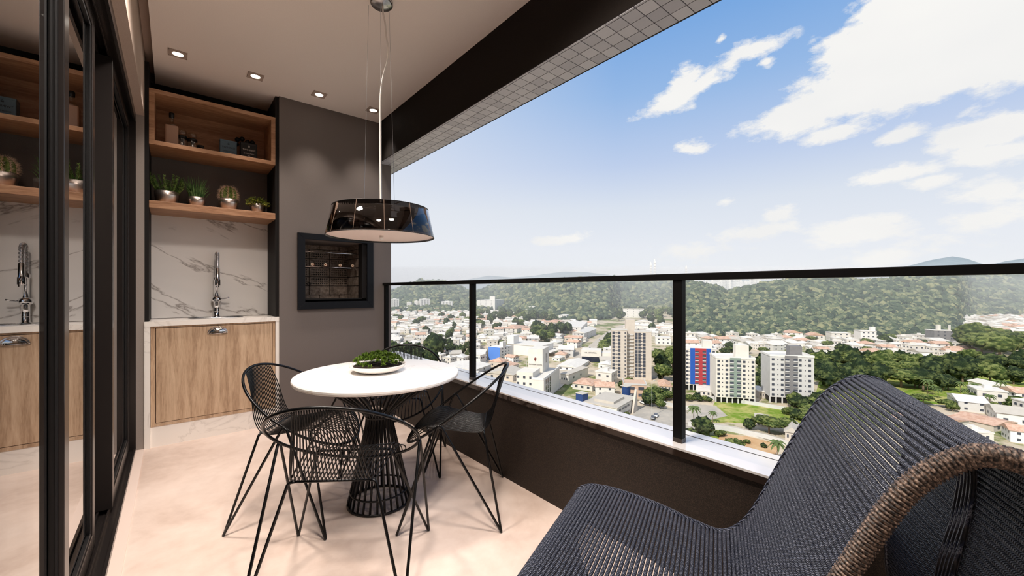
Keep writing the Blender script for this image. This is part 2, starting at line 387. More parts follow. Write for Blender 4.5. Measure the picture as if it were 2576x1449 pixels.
# pier with the firebox opening cut as four blocks round it
ox0, ox1, oz0, oz1 = .861, 1.392, 1.03, 1.551
struct('wall_pier', MB().box(.67, ox0, YB - .02, 4.36, 0, 2.72).box(ox1, 1.636, YB - .02, 4.36, 0, 2.335).box(ox1, 1.512, YB - .02, 4.36, 2.335, 2.72)
       .box(ox0, ox1, YB - .02, 4.36, 0, oz0).box(ox0, ox1, YB - .02, 4.36, oz1, 2.72), M_PIER)
bw = struct('wall_beam', B(1.512, 1.767, -1.6, 5.2, 2.34, 3.0), M_BEAM)
cap = obj('beam_soffit_bed', B(1.513, 1.766, -1.6, 5.2, 2.336, 2.34), M_GROUT, bw)
tl = MB().box(-.0358, .0358, -.0358, .0358, 0, .006).mesh('tile', M_TILE)
tls = MB().box(-.005, .005, -.0358, .0358, 0, .006).mesh('tile', M_TILE)
P_T = .0755
for j in range(58):
    y = 4.05 - P_T * j
    put('tile', tls, bw, (1.5195, y, 2.3325)); 
    for i in range(3): put('tile', tl, bw, (1.5265 + P_T * (i + .5), y, 2.3325))
struct('wall_parapet', B(1.512, 1.70, -1.6, YB - .02, -.12, .475), M_PARAPET)
sl = struct('trim_3', B(1.50, 1.716, -1.6, YB - .02, .497, .505), M_SILLTOP)
e = obj('sill_edge', B(1.499, 1.717, -1.6, YB - .02, .472, .497), M_SILLEDGE, sl)
obj('sill_joint', B(1.660, 1.6635, -1.6, YB - .02, .5045, .506), M_GROUT, sl)
# niche
struct('trim_4', MB().box(-.157, -.134, YB, 4.2, .895, 2.72).box(.645, .67, YB, 4.2, .895, 2.72), M_BLACKPAINT)
struct('trim_5', B(-.134, .645, 4.185, 4.2, 2.543, 2.72), M_BLACKPAINT)
struct('wall_splash', B(-.134, .645, 4.18, 4.2, .895, 1.698), M_MARBLE)
# building mass above and the room behind the doors
struct('wall_room_back', B(-3.3, -3.2, -1.7, 6.0, -.12, 3.0), M_ROOM)
struct('wall_room_far', B(-3.2, -.36, 5.9, 6.0, -.12, 3.0), M_ROOM)
struct('wall_facade_far', B(-.5, -.36, 4.24, 5.9, -.12, 3.0), M_ROOM)
struct('floor_room', B(-3.2, -.36, -1.6, 5.9, -.12, 0), M_ROOMFLOOR)
struct('ceiling_room', B(-3.3, -.30, -1.7, 6.0, 2.6, 3.0), M_ROOM)
struct('floor_slab', B(-3.3, 1.70, -1.75, 6.0, -.4, -.12), M_PARAPET)
struct('wall_upper_storeys', B(-9, 1.76, -9, 5.2, 3.0, 9.0), M_PIER)

# ================================================================== SLIDING DOORS
tr = struct('trim_6', MB().box(-.34, -.2, -1.6, YB, 0, .012).box(-.34, -.325, -1.6, YB, .012, .035).box(-.288, -.280, -1.6, YB, .012, .035)
            .box(-.249, -.243, -1.6, YB, .012, .035).box(-.212, -.2, -1.6, YB, .012, .028), M_FRAME, bevel=.001)
hd = struct('trim_7', MB().box(-.34, -.2, -1.6, YB, 2.312, 2.33).box(-.34, -.325, -1.6, YB, 2.27, 2.312).box(-.288, -.280, -1.6, YB, 2.27, 2.312)
            .box(-.249, -.243, -1.6, YB, 2.27, 2.312).box(-.212, -.2, -1.6, YB, 2.27, 2.312), M_FRAME, bevel=.001)
jb = struct('trim_8', MB().box(-.34, -.2, YB - .03, YB, .012, 2.312).box(-.30, -.255, YB - .05, YB - .03, .012, 2.312), M_FRAME, bevel=.001)
def door(n, y0, y1, xf, thick, label, xg, steps):
    """leaf between y0 and y1 with its outer face at xf; glass at xg"""
    st, bt = .062, .075
    fr = MB()
    for (a, b2) in ((y0, y0 + st), (y1 - st, y1)): fr.box(xf - thick, xf, a, b2, .036, 2.268)
    fr.box(xf - thick, xf, y0 + st, y1 - st, .036, .036 + bt).box(xf - thick, xf, y0 + st, y1 - st, 2.268 - .06, 2.268)
    d = struct('door_%d' % n, fr, M_FRAME, bevel=.002)
    bead = MB()
    for k, (dx, w) in enumerate(steps):     # stepped glazing beads seen edge-on
        q = .006 * (k + 1)
        bead.box(xg + dx, xg + dx + w, y1 - st - q, y1 - st, .11 + q, 2.208 - q).box(xg + dx, xg + dx + w, y0 + st, y0 + st + q, .11 + q, 2.208 - q)
        bead.box(xg + dx, xg + dx + w, y0 + st, y1 - st, .111, .111 + q).box(xg + dx, xg + dx + w, y0 + st, y1 - st, 2.208 - q, 2.208)
    obj('glazing_bead', bead, M_GASKET, d)
    obj('glass_pane', B(xg - .003, xg + .003, y0 + st - .005, y1 - st + .005, .105, 2.212), M_DOORGLASS, d)
    return d
door(1, -.35, 1.623, -.219, .036, '', -.244, ((.003, .006), (.010, .004)))
door(2, 1.20, 2.44, -.255, .030, '', -.272, ((.003, .005), (.009, .003)))
door(3, 2.80, 3.79, -.232, .066, '', -.250, ((.003, .005), (.009, .003)))
door(4, -1.55, -.30, -.255, .030, '', -.272, ((.003, .005),))
# curtain
cm = MB(); cp = []
for i in range(161):
    y = -1.4 + i * .025; cp.append((-.47 + .028 * math.sin(i * .9) + .01 * math.sin(i * 2.3), y))
vs = []; fs = []
for j, z in enumerate((.30, 1.3, 2.55)):
    for (x, y) in cp: vs.append((x - (.02 if j == 0 else 0), y, z))
nC = len(cp)
for j in range(2):
    for i in range(nC - 1): fs.append((j * nC + i, j * nC + i + 1, (j + 1) * nC + i + 1, (j + 1) * nC + i))
cm.add(vs, fs)
cu = obj('curtain', cm, M_CURTAIN, smooth=True); sd = cu.modifiers.new('s', 'SOLIDIFY'); sd.thickness = .003
tag(cu, 'long grey-beige linen curtain hanging inside behind the sliding glass doors', 'curtain')

# ================================================================== SINK UNIT
t = thing('sink_cabinet', 'oak-fronted sink cabinet standing below the white marble counter', 'cabinet', (.25, YB, 0))
def L(x0, x1, y0, y1, z0, z1): return B(x0 - .25, x1 - .25, y0 - YB, y1 - YB, z0, z1)
obj('carcass', MB().box(-.375, .393, .02, .37, .145, .66).box(-.375, .393, .02, .03, .66, .857), M_OAK, t)
fr = MB().box(-.375, .393, 0, .02, .145, .168).box(-.375, .393, 0, .02, .845, .857).box(-.375, -.350, 0, .02, .168, .845).box(.375, .393, 0, .02, .168, .845)
obj('face_frame', fr, M_OAK, t, bevel=.001)
obj('shadow_gap', MB().box(-.350, .375, .012, .0195, .168, .845), M_OAKLINE, t)
dr = obj('door', B(-.3465, .3715, -.002, .012, .1715, .8415), M_OAK, t, bevel=.001)
# shell cup pull
hb = MB(); vs = []; fs = []; nu, nv = 16, 8
for shell in (1.0, .82):
    o = len(vs)
    for i in range(nu + 1):
        a = PI * i / nu
        for j in range(nv + 1):
            bb = (PI / 2) * j / nv
            vs.append((.058 * shell * math.cos(a) * (1 - .22 * (1 - math.cos(bb))), -.002 - .028 * shell * math.sin(bb) * (.35 + .65 * math.sin(a)), .0 + .046 * shell * math.sin(a) * math.cos(bb * .75)))
    for i in range(nu):
        for j in range(nv):
            q = o + i * (nv + 1) + j; fs.append((q, q + 1, q + nv + 2, q + nv + 1))
hb.add(vs, fs)
hb.tube([(-.058, -.004, 0), (-.058, -.002, .004)], .004)
hb.tube([(.060 * math.cos(PI * i / 16), -.003, .048 * math.sin(PI * i / 16)) for i in range(17)], .0045, 6)
hb.tube([(-.060, -.003, 0), (.060, -.003, 0)], .0035, 6)
h = obj('cup_handle', hb, M_CHROME, dr, smooth=True, loc=(.008, -.002, .785)); h['label'] = 'chrome shell-shaped cup handle'

# counter with oval cut-out
def ellipse(cx, cy, a, b, n=40): return [(cx + a * math.cos(2 * PI * k / n), cy + b * math.sin(2 * PI * k / n)) for k in range(n)]
bm = bmesh.new()
SX, SY, SA, SB = .265, 4.03, .175, .095
x0c, x1c, y0c, y1c, zt = -.157, .676, YB - .016, 4.18, .893
def slab_with_hole(name, zt, zb, mats, parent=None):
    mb = MB(); n = 48; vs = []; fs = []
    for z in (zt, zb):
        for k in range(n):
            a = 2 * PI * (k + .5) / n; c, s = math.cos(a), math.sin(a)
            tx = ((x1c - SX) if c > 0 else (SX - x0c)) / max(abs(c), 1e-6); ty = ((y1c - SY) if s > 0 else (SY - y0c)) / max(abs(s), 1e-6); q = min(tx, ty)
            vs.append((SX + c * q, SY + s * q, z)); vs.append((SX + SA * c, SY + SB * s, z))
    for k in range(n):
        l = (k + 1) % n; T, U, Q, R = 2 * k, 2 * l, 2 * n + 2 * k, 2 * n + 2 * l
        fs += [(T, U, U + 1, T + 1), (Q, Q + 1, R + 1, R), (T, Q, R, U), (T + 1, U + 1, R + 1, Q + 1)]
    # exact corners
    for (cx, cy) in ((x0c, y0c), (x1c, y0c), (x0c, y1c), (x1c, y1c)):
        pass
    mb.add(vs, fs); return mb
mbc = slab_with_hole('c', zt, .858, M_QUARTZ)
# fill the corners cut by the polygonal outline
for (cx, cy) in ((x0c, y0c), (x1c, y0c), (x1c, y1c), (x0c, y1c)):
    near = sorted([v for v in mbc.v if abs(v[2] - zt) < 1e-6 and (abs(v[0] - cx) < 1e-5 or abs(v[1] - cy) < 1e-5)], key=lambda v: (v[0] - cx) ** 2 + (v[1] - cy) ** 2)
    A_ = next(v for v in near if abs(v[0] - cx) < 1e-5); B_ = next(v for v in near if abs(v[1] - cy) < 1e-5)
    mbc.prism([(A_[0], A_[1]), (cx, cy), (B_[0], B_[1])], 'z', .858, zt)
ct = obj('worktop', mbc, M_QUARTZ)
tag(ct, 'white marble worktop with a sink cut-out above the oak cabinet', 'worktop')
obj('side_panel', B(x0c, -.126, YB - .014, 4.19, 0, .858), M_QUARTZ, ct)
obj('side_panel', B(.644, x1c, YB - .014, 3.80 + .05, 0, .858), M_QUARTZ, ct)
obj('plinth', B(-.126, .644, YB + .004, YB + .02, 0, .144), M_QUARTZ, ct)
sk = MB(); prof = [(1.0, .858), (.97, .80), (.85, .74), (.5, .72), (.08, .715)]
n = 40; vs = []; fs = []
for (q, z) in prof:
    for k in range(n): vs.append((SX + SA * q * math.cos(2 * PI * k / n), SY + SB * q * math.sin(2 * PI * k / n), z))
for i in range(len(prof) - 1):
    for k in range(n): fs.append((i * n + k, i * n + (k + 1) % n, (i + 1) * n + (k + 1) % n, (i + 1) * n + k))
fs.append(tuple(4 * n + k for k in range(n)))
sk.add(vs, fs)
sk.tube([(x, y, .895) for x, y in ellipse(SX, SY, SA + .002, SB + .002, 48)], .004, 6, closed=True)
s = obj('sink_bowl', sk, M_STEEL, ct, smooth=True)
obj('drain', MB().lathe([(.022, .7155), (.022, .7195), (.006, .7195), (.006, .718)], SX, SY, 20), M_CHROME, s)

# faucet
t = thing('spring_faucet', 'tall chrome spring-coil faucet standing behind the oval sink', 'faucet', (.272, 4.135, .893))
obj('base', MB().lathe([(.030, 0), (.030, .006), (.022, .010), (.020, .045), (.021, .05), (.020, .055), (.020, .125), (.024, .128)], n=24), M_CHROME, t, smooth=True)
ob = obj('valve_ball', MB().lathe([(.012, .12), (.030, .130), (.036, .147), (.030, .165), (.014, .175)], n=24), M_CHROME, t, smooth=True)
obj('lever', MB().tube([(.03, 0, .150), (.062, -.01, .152), (.085, -.015, .160)], .006, 8), M_CHROME, ob, smooth=True)
obj('riser', MB().lathe([(.017, .17), (.017, .30), (.021, .302), (.021, .33), (.014, .333)], n=20), M_CHROME, t, smooth=True)
arc = [(0, 0, .33), (0, 0, .40)] + [(0, -.05 + .05 * math.cos(a), .465 + .055 * math.sin(a)) for a in [PI * k / 12 for k in range(13)]] + [(0, -.10, .44), (0, -.10, .40)]
ap = resample(arc, .004)
obj('hose', MB().tube(ap, .008, 8), M_STEEL, t, smooth=True)
cl = []; tot = len(ap) - 1; turns = 44
for k in range(turns * 10):
    q = k / (turns * 10 - 1) * tot; i = min(int(q), tot - 1); p = ap[i].lerp(ap[i + 1], q - i); tg = (ap[i + 1] - ap[i]).normalized()
    nx = Vector((1, 0, 0)); ny = tg.cross(nx); a = 2 * PI * turns * k / (turns * 10)
    cl.append(p + (nx * math.cos(a) + ny * math.sin(a)) * .0135)
obj('spring', MB().tube(cl, .0024, 5), M_CHROME, t, smooth=True)
sp = obj('spray_head', MB().lathe([(.010, .40), (.016, .395), (.017, .31), (.020, .305), (.021, .26), (.016, .255)], 0, -.10, 20), M_CHROME, t, smooth=True)
obj('trigger', MB().tube([(0, -.12, .31), (.006, -.14, .28), (.006, -.13, .245)], .004, 6), M_CHROME, sp)
obj('support_arm', MB().box(-.006, .006, -.095, 0, .315, .327), M_CHROME, t, bevel=.001)

# ================================================================== SHELVES
t = thing('box_shelf', 'open oak box shelf mounted high in the niche below the ceiling', 'shelf', (.2555, YB, 2.148))
w2 = .3895
obj('bottom_panel', B(-w2, w2, 0, .36, 0, .030), M_OAKX, t, bevel=.001); obj('top_panel', B(-w2, w2, 0, .36, .365, .395), M_OAKX, t, bevel=.001)
obj('side_panel', B(-w2, -w2 + .03, 0, .36, .03, .365), M_OAKX, t, bevel=.001); obj('side_panel', B(w2 - .03, w2, 0, .36, .03, .365), M_OAKX, t, bevel=.001)
obj('back_panel', B(-w2 + .03, w2 - .03, .34, .36, .03, .365), M_OAKX, t)
s = obj('plank_shelf', B(-.134, .645, YB, 4.18, 1.698, 1.75), M_OAKX, bevel=.002)
tag(s, 'thick oak plank shelf carrying four potted plants above the marble splashback', 'shelf')
ZS, ZB = 1.751, 2.179

def at(u, D, z=0.0):
    a = (u - 1288) / F_PX; return Vector(((SN + a * CS) * D, (CS - a * SN) * D, z))
def on_y(u, y):
    a = (u - 1288) / F_PX; D = y / (CS - a * SN); return (SN + a * CS) * D, D

def leafmesh(mb, p, d, up, ln, wd):
    d = d.normalized(); s = d.cross(up); s = s.normalized() if s.length > 1e-4 else d.orthogonal().normalized(); n = s.cross(d)
    a = p; b = p + d * ln * .5 + s * wd * .5 + n * ln * .04; c = p + d * ln; e = p + d * ln * .5 - s * wd * .5 + n * ln * .04; m = p + d * ln * .5 - n * ln * .02
    mb.add([a, b, c, e, m], [(0, 1, 4), (1, 2, 4), (2, 3, 4), (3, 0, 4)])
def leafmat(name, c0, c1, scale=60):
    def f(nt, b):
        n = noise(nt, worldco(nt), scale, 2)
        nt.links.new(ramp(nt, n, [(.35, c0), (.68, c1)]), b.inputs['Base Color'])
    return mat(name, rough=.5, spec=.4, build=f)
M_ROSE = leafmat('rosemary_leaf', rgb(84, 126, 58), rgb(158, 192, 112))
M_GRASS = leafmat('chive_leaf', rgb(66, 104, 58), rgb(132, 168, 104), 40)
M_BUSH = leafmat('small_round_leaf', rgb(112, 132, 54), rgb(192, 204, 112), 50)
M_SUCC = leafmat('succulent_leaf', rgb(40, 62, 14), rgb(122, 152, 52), 70)
M_CACT = leafmat('cactus_skin', rgb(78, 100, 44), rgb(146, 160, 84), 50)
M_SPINE = mat('cactus_spine', rgb(236, 206, 178), .5)
M_STEM = mat('plant_stem', rgb(92, 80, 50), .7)
def pot(t, r, hgt):
    prof = [(.0, .0), (r * .60, 0), (r * .70, hgt * .06), (r * .88, hgt * .35), (r * .97, hgt * .65), (r, hgt), (r * .93, hgt), (r * .93, hgt * .82), (0, hgt * .82)]
    p = obj('pot', MB().lathe(prof, n=32), M_COPPER, t, smooth=True)
    obj('soil', MB().lathe([(r * .92, hgt * .80), (r * .92, hgt * .86), (0, hgt * .88)], n=20), M_SOIL, t)
YP = 4.0
# rosemary
x, D = on_y(419, YP); t = thing('potted_rosemary', 'potted rosemary with upright needle sprigs, first plant from the left on the plank shelf', 'plant', (x, YP, ZS)); pot(t, .072, .102)
mb = MB(); stm = MB()
for k in range(24):
    a = random.uniform(0, 2 * PI); rr = random.uniform(.0, .055); le = random.uniform(.11, .17) if k else .235
    p0 = Vector((rr * math.cos(a), rr * math.sin(a), .072)); dr_ = Vector((math.cos(a) * .55, math.sin(a) * .35, 1.0 + .4 * random.random())) if k else Vector((-.35, 0, 1))
    if k == 0: p0 = Vector((-.04, 0, .072))
    p1 = p0 + dr_.normalized() * le; pts = smoothpath([p0, p0.lerp(p1, .5) + Vector((math.cos(a), math.sin(a), 0)) * .012, p1], 6)
    stm.tube(pts, .0016, 5)
    q = resample(pts, .006)
    for i, p in enumerate(q):
        for m_ in range(4):
            an = random.uniform(0, 2 * PI); d = Vector((math.cos(an), math.sin(an), .75)); leafmesh(mb, p, d, Vector((0, 0, 1)), .022 * (1.15 - .5 * i / len(q)), .0052)
obj('stems', stm, M_STEM, t); o = obj('foliage', mb, M_ROSE, t); o['kind'] = 'stuff'
# chives
x, D = on_y(495, YP); t = thing('potted_chives', 'potted clump of thin grassy chives between the rosemary and the cactus', 'plant', (x, YP, ZS)); pot(t, .058, .086)
mb = MB()
for k in range(150):
    a = random.uniform(0, 2 * PI); rr = .045 * math.sqrt(random.random()); le = random.uniform(.09, .185); sp_ = random.uniform(.05, .5) if k % 9 else .9
    p0 = Vector((rr * math.cos(a), rr * math.sin(a), .062)); p1 = p0 + Vector((math.cos(a) * sp_ * .5, math.sin(a) * sp_ * .5, 1)).normalized() * le * .6
    p2 = p1 + Vector((math.cos(a) * sp_ * 1.2, math.sin(a) * sp_ * 1.2, .9)).normalized() * le * .4
    mb.tube([p0, p1, p2], .0016, 4, rfun=lambda i: (.0019, .0016, .0004)[i])
o = obj('foliage', mb, M_GRASS, t); o['kind'] = 'stuff'
# cactus
x, D = on_y(575, YP); t = thing('potted_cactus', 'potted round cactus with long pale spines, third plant on the plank shelf', 'plant', (x, YP, ZS)); pot(t, .068, .100)
mb = MB(); spn = MB(); NR = 11; prof = []
for i in range(15):
    q = i / 14; prof.append((.052 * math.sin(PI * (.12 + .88 * q)) ** .45 if q < 1 else 0.001, .072 + .135 * q))
rib = lambda k: 1.0 + .17 * math.cos(NR * 2 * PI * k / 110)
mb.lathe(prof, n=110, rib=rib); obj('stem', mb, M_CACT, t, smooth=True)
for k in range(NR):
    for i in range(1, 14):
        r_, z_ = prof[i]; a = 2 * PI * k / NR; bp = Vector((r_ * 1.17 * math.cos(a), r_ * 1.17 * math.sin(a), z_))
        for m_ in range(7):
            d = Vector((math.cos(a), math.sin(a), .15 + .9 * (i / 14 - .4))) + Vector((random.uniform(-.9, .9), random.uniform(-.9, .9), random.uniform(-.8, .8)))
            e_ = bp + d.normalized() * random.uniform(.014, .026); spn.tube([bp, e_], .0006, 3, rfun=lambda i: (.0009, .0002)[i], caps=False)
o = obj('spines', spn, M_SPINE, t); o['kind'] = 'stuff'; o['label'] = 'pale pink spines'
# small bush
x, D = on_y(648, YP); t = thing('potted_leafy_bush', 'potted low bush of small round leaves at the right end of the plank shelf', 'plant', (x, YP, ZS)); pot(t, .058, .088)
mb = MB(); stm = MB()
for k in range(420):
    a = random.uniform(0, 2 * PI); ph = random.uniform(-.25, 1.35); rr = random.uniform(.55, 1)
    p = Vector((.085 * rr * math.cos(a) * math.cos(ph), .075 * rr * math.sin(a) * math.cos(ph), .082 + .062 * rr * max(math.sin(ph), -.12)))
    d = Vector((math.cos(a), math.sin(a), random.uniform(-.2, .8))); leafmesh(mb, p, d, Vector((random.uniform(-1, 1), random.uniform(-1, 1), 1)), .017, .015)
    if k % 14 == 0: stm.tube([(0, 0, .06), p], .001, 4)
obj('stems', stm, M_STEM, t); o = obj('foliage', mb, M_BUSH, t); o['kind'] = 'stuff'

# bottle, cruets, tins
YQ = 3.99
M_AMBER = mat('pale_liquor', rgb(176, 140, 118), .15, spec=.6, coat=.5)
M_CAP = mat('black_cap', rgb(14, 13, 13), .4)
x, D = on_y(432, YQ); t = thing('liquor_bottle', 'square glass liquor bottle with dark cap standing at the left of the box shelf', 'bottle', (x, YQ, ZB)); t.scale = (1.05, 1.05, 1.16)
obj('body', MB().box(-.037, .037, -.037, .037, 0, .150), M_AMBER, t, bevel=.008)
obj('shoulder', MB().lathe([(.036, .148), (.030, .160), (.016, .170), (.013, .178), (.013, .205), (.015, .207)], n=24), M_CLEARGLASS, t, smooth=True)
obj('cap', MB().lathe([(.015, .205), (.016, .232), (.014, .236)], n=20), M_CAP, t, smooth=True)
for (u, sc_, lab) in ((457, 1.12, 'taller glass cruet with black collar, next to the liquor bottle'), (484, 1.04, 'glass cruet with black collar between the taller cruet and the small jar')):
    x, D = on_y(u, YQ); t = thing('cruet', lab, 'cruet', (x, YQ, ZB), 0, 'glass cruets in the box shelf'); t.scale = (sc_,) * 3
    obj('body', MB().lathe([(.029, 0), (.031, .01), (.031, .078), (.026, .086)], n=24), M_CLEARGLASS, t, smooth=True)
    obj('inner_tube', MB().lathe([(.010, .004), (.010, .080)], n=12), M_CHROME, t, smooth=True)
    obj('collar', MB().lathe([(.030, .082), (.030, .100), (.024, .102)], n=24), M_CAP, t, smooth=True)
    obj('stopper', MB().lathe([(.018, .102), (.028, .112), (.030, .128), (.022, .144), (.008, .150)], n=24), M_CLEARGLASS, t, smooth=True)
x, D = on_y(505, YQ); t = thing('small_jar', 'small dark lidded jar at the right of the glass cruets', 'jar', (x, YQ, ZB))
obj('body', MB().lathe([(.020, 0), (.024, .01), (.024, .04), (.018, .05)], n=20), M_CLEARGLASS, t, smooth=True); obj('lid', MB().lathe([(.022, .048), (.024, .052), (.022, .066), (.008, .070)], n=20), M_CAP, t, smooth=True)
def text_obj(name, body, size, mt_, parent, loc, rot, ext=.0003, sx=1.0):
    c = bpy.data.curves.new(name, 'FONT'); c.body = body; c.size = size; c.extrude = ext; c.align_x = 'CENTER'; c.align_y = 'CENTER'; c.resolution_u = 2
    c.materials.append(mt_); q_ = bpy.data.objects.new('t', c); COL.objects.link(q_); dg = bpy.context.evaluated_depsgraph_get()
    me = bpy.data.meshes.new_from_object(q_.evaluated_get(dg)); bpy.data.objects.remove(q_); me.name = name
    return put(name, me, parent, loc, rot, (sx, 1, 1))
M_TINBLUE = mat('blue_grey_tin', rgb(84, 106, 122), .35, metal=.3); M_TINBLK = mat('black_tin', rgb(16, 15, 17), .3, metal=.2)
M_INKD = mat('dark_print', rgb(24, 30, 40), .6); M_INKL = mat('light_print', rgb(206, 200, 192), .6)
for (u, mt_, ink, hh, yy, lab) in ((574, M_TINBLUE, M_INKD, .152, 4.02, 'blue-grey tea tin with dark lettering left of the black tin'), (625, M_TINBLK, M_INKL, .150, 3.98, 'black tea tin with white lettering at the right of the box shelf')):
    x, D = on_y(u, yy); t = thing('tea_tin', lab, 'tin', (x, yy, ZB), 0, 'tea tins in the box shelf')
    obj('body', MB().box(-.057, .057, -.03, .05, 0, hh - .012), mt_, t, bevel=.004); obj('lid', MB().box(-.058, .058, -.031, .051, hh - .016, hh), mt_, t, bevel=.004)
    fy = -.0312; R_ = (PI / 2, 0, 0)
    text_obj('lettering', 'TWININGS', .0185, ink, t, (0, fy, hh * .60), R_)
    text_obj('lettering', 'QUEEN MARY', .012, ink, t, (0, fy, hh * .40), R_); text_obj('lettering', 'TEA', .011, ink, t, (0, fy, hh * .27), R_)
    obj('crest', MB().tube([(-.006, fy, hh * .80), (0, fy, hh * .86), (.006, fy, hh * .80)], .0012, 4).box(-.006, .006, fy, fy + .001, hh * .76, hh * .79), ink, t)
x, D = on_y(618, 4.07); t = thing('dark_ornament', 'dark glossy ornament of round beads standing behind the black tea tin', 'ornament', (x, 4.09, ZB)); t.scale = (1.25, 1.25, 1.3)
mb = MB(); 
for (dx, dz) in ((-.045, .155), (-.018, .165), (.012, .15), (.04, .152), (-.05, .125), (0, .13), (.05, .128)):
    mb.lathe([(.001, dz - .016), (.011, dz - .011), (.016, dz), (.011, dz + .011), (.001, dz + .016)], dx, random.uniform(-.01, .01), 14)
obj('beads', mb, M_TINBLK, t, smooth=True); obj('stand', MB().lathe([(.03, 0), (.03, .006), (.006, .012), (.006, .125)], n=16), M_TINBLK, t, smooth=True)

# ================================================================== BARBECUE
t = thing('built_in_barbecue', 'built-in brick barbecue with black metal frame set in the dark pier', 'barbecue', (1.127, YB - .02, 1.03))
def q(x0, x1, y0, y1, z0, z1, mb=None): return (mb or MB()).box(x0 - 1.127, x1 - 1.127, y0 - YB + .02, y1 - YB + .02, z0 - 1.03, z1 - 1.03)
y0f, y1f = YB - .045, YB - .0205
fr = MB()
def mitre(mb, a, b, c, d): # a,b outer corners; c,d inner corners (x,z)
    pts = [a, b, c, d]; mb.add([(p[0] - 1.127, y0f - YB + .02, p[1] - 1.03) for p in pts] + [(p[0] - 1.127, y1f - YB + .02, p[1] - 1.03) for p in pts],
           [(0, 1, 2, 3), (7, 6, 5, 4), (0, 4, 5, 1), (1, 5, 6, 2), (2, 6, 7, 3), (3, 7, 4, 0)])
O = [(.803, .948), (1.451, .948), (1.451, 1.602), (.803, 1.602)]; I = [(.861, 1.012), (1.392, 1.012), (1.392, 1.551), (.861, 1.551)]
for k in range(4): 
    mb = MB(); mitre(mb, O[k], O[(k + 1) % 4], I[(k + 1) % 4], I[k]); obj('frame_bar', mb, M_GRILL, t, bevel=.0015)
obj('inner_reveal', q(1.352, 1.392, YB - .02, 3.90, 1.031, 1.55, q(.861, 1.392, YB - .02, 3.90, 1.012, 1.04)), M_BLACKPAINT, t)
obj('firebox_shell', q(.70, .722, 3.90, 4.27, 1.0, 1.6, q(1.376, 1.40, 3.90, 4.27, 1.0, 1.6, q(.70, 1.40, 4.268, 4.30, 1.0, 1.6, q(.70, 1.40, 3.90, 4.27, 1.0, 1.03, q(.70, 1.4, 3.9, 4.27, 1.57, 1.6))))), M_GROUT, t)
# bricks
bwid, bhg = .186, .0885
def perforated():
    mb = MB(); W, Hh = bwid - .006, bhg - .006; nx, nz = 8, 3; x0, z0 = -W / 2, -Hh / 2; mx_, mz_ = .012, .008; cw = (W - 2 * mx_) / nx; ch = (Hh - 2 * mz_) / nz; r = min(cw, ch) * .33
    for i in range(nx):
        for j in range(nz):
            cx, cz = x0 + mx_ + cw * (i + .5), z0 + mz_ + ch * (j + .5); sq = []; ho = []; hb_ = []
            for k in range(8):
                a = PI / 4 * k + PI / 8 * 0; c, s_ = math.cos(a), math.sin(a); m_ = max(abs(c), abs(s_)); sq.append((cx + c / m_ * cw / 2, 0, cz + s_ / m_ * ch / 2)); ho.append((cx + c * r, 0, cz + s_ * r)); hb_.append((cx + c * r, .012, cz + s_ * r))
            mb.cm = 0; mb.add(sq + ho, [(k, (k + 1) % 8, 8 + (k + 1) % 8, 8 + k) for k in range(8)])
            mb.add(ho + hb_, [(k, (k + 1) % 8, 8 + (k + 1) % 8, 8 + k) for k in range(8)]); mb.cm = 1; mb.add(hb_, [tuple(range(8))]); mb.cm = 0
    for (a, b_, c, d) in ((x0, -x0, z0, z0 + mz_), (x0, -x0, -z0 - mz_, -z0), (x0, x0 + mx_, z0 + mz_, -z0 - mz_), (-x0 - mx_, -x0, z0 + mz_, -z0 - mz_)):
        mb.add([(a, 0, c), (b_, 0, c), (b_, 0, d), (a, 0, d)], [(0, 1, 2, 3)])
    for (a, b_) in (((x0, z0), (-x0, z0)), ((-x0, z0), (-x0, -z0)), ((-x0, -z0), (x0, -z0)), ((x0, -z0), (x0, z0))):
        mb.add([(a[0], 0, a[1]), (b_[0], 0, b_[1]), (b_[0], .014, b_[1]), (a[0], .014, a[1])], [(0, 1, 2, 3)])
    return mb.mesh('perforated_brick', [M_BRICK, M_GASKET])
pb = perforated()
plain = MB().box(-(bwid - .006) / 2, (bwid - .006) / 2, 0, .014, -(bhg - .006) / 2, (bhg - .006) / 2).mesh('brick', M_BRICK)
half = MB().box(-(bwid / 2 - .006) / 2, (bwid / 2 - .006) / 2, 0, .014, -(bhg - .006) / 2, (bhg - .006) / 2).mesh('brick', M_BRICK)
def lp(x, y, z): return (x - 1.127, y - YB + .02, z - 1.03)
zr = [1.53, 1.438, 1.346, 1.254, 1.162, 1.070]
XR = 1.376
for r in range(7):
    z = 1.199 + (4 - r) * bhg
    off = 0 if r not in (0, 6) else bwid / 2
    nrow = 4
    for k in range(nrow):
        xc = XR - bwid * (k + .5) + off - (0)
        if xc - bwid / 2 < .70: continue
        if xc + bwid / 2 > XR + .01: put('brick', half, t, lp(XR - bwid / 4, 4.254, z)); continue
        put('brick', pb if r in (1, 2, 3, 4) else plain, t, lp(xc, 4.254, z))
    for k in range(2):    # right side wall
        o = put('brick', plain, t, lp(XR, 4.254 - bwid * (k + .5) + .01, z)); o.rotation_euler = (0, 0, PI / 2)
for z in (1.438, 1.303 ):
    o = obj('rotisserie_bar', MB().tube([lp(.862, 3.93, z + .02), lp(1.374, 3.93, z + .02)], .0045, 8), M_CHROME, t)
M_HAND = mat('reddish_wood', rgb(176, 104, 78), .5); M_HANDEND = mat('pale_wood_end', rgb(232, 204, 176), .5)
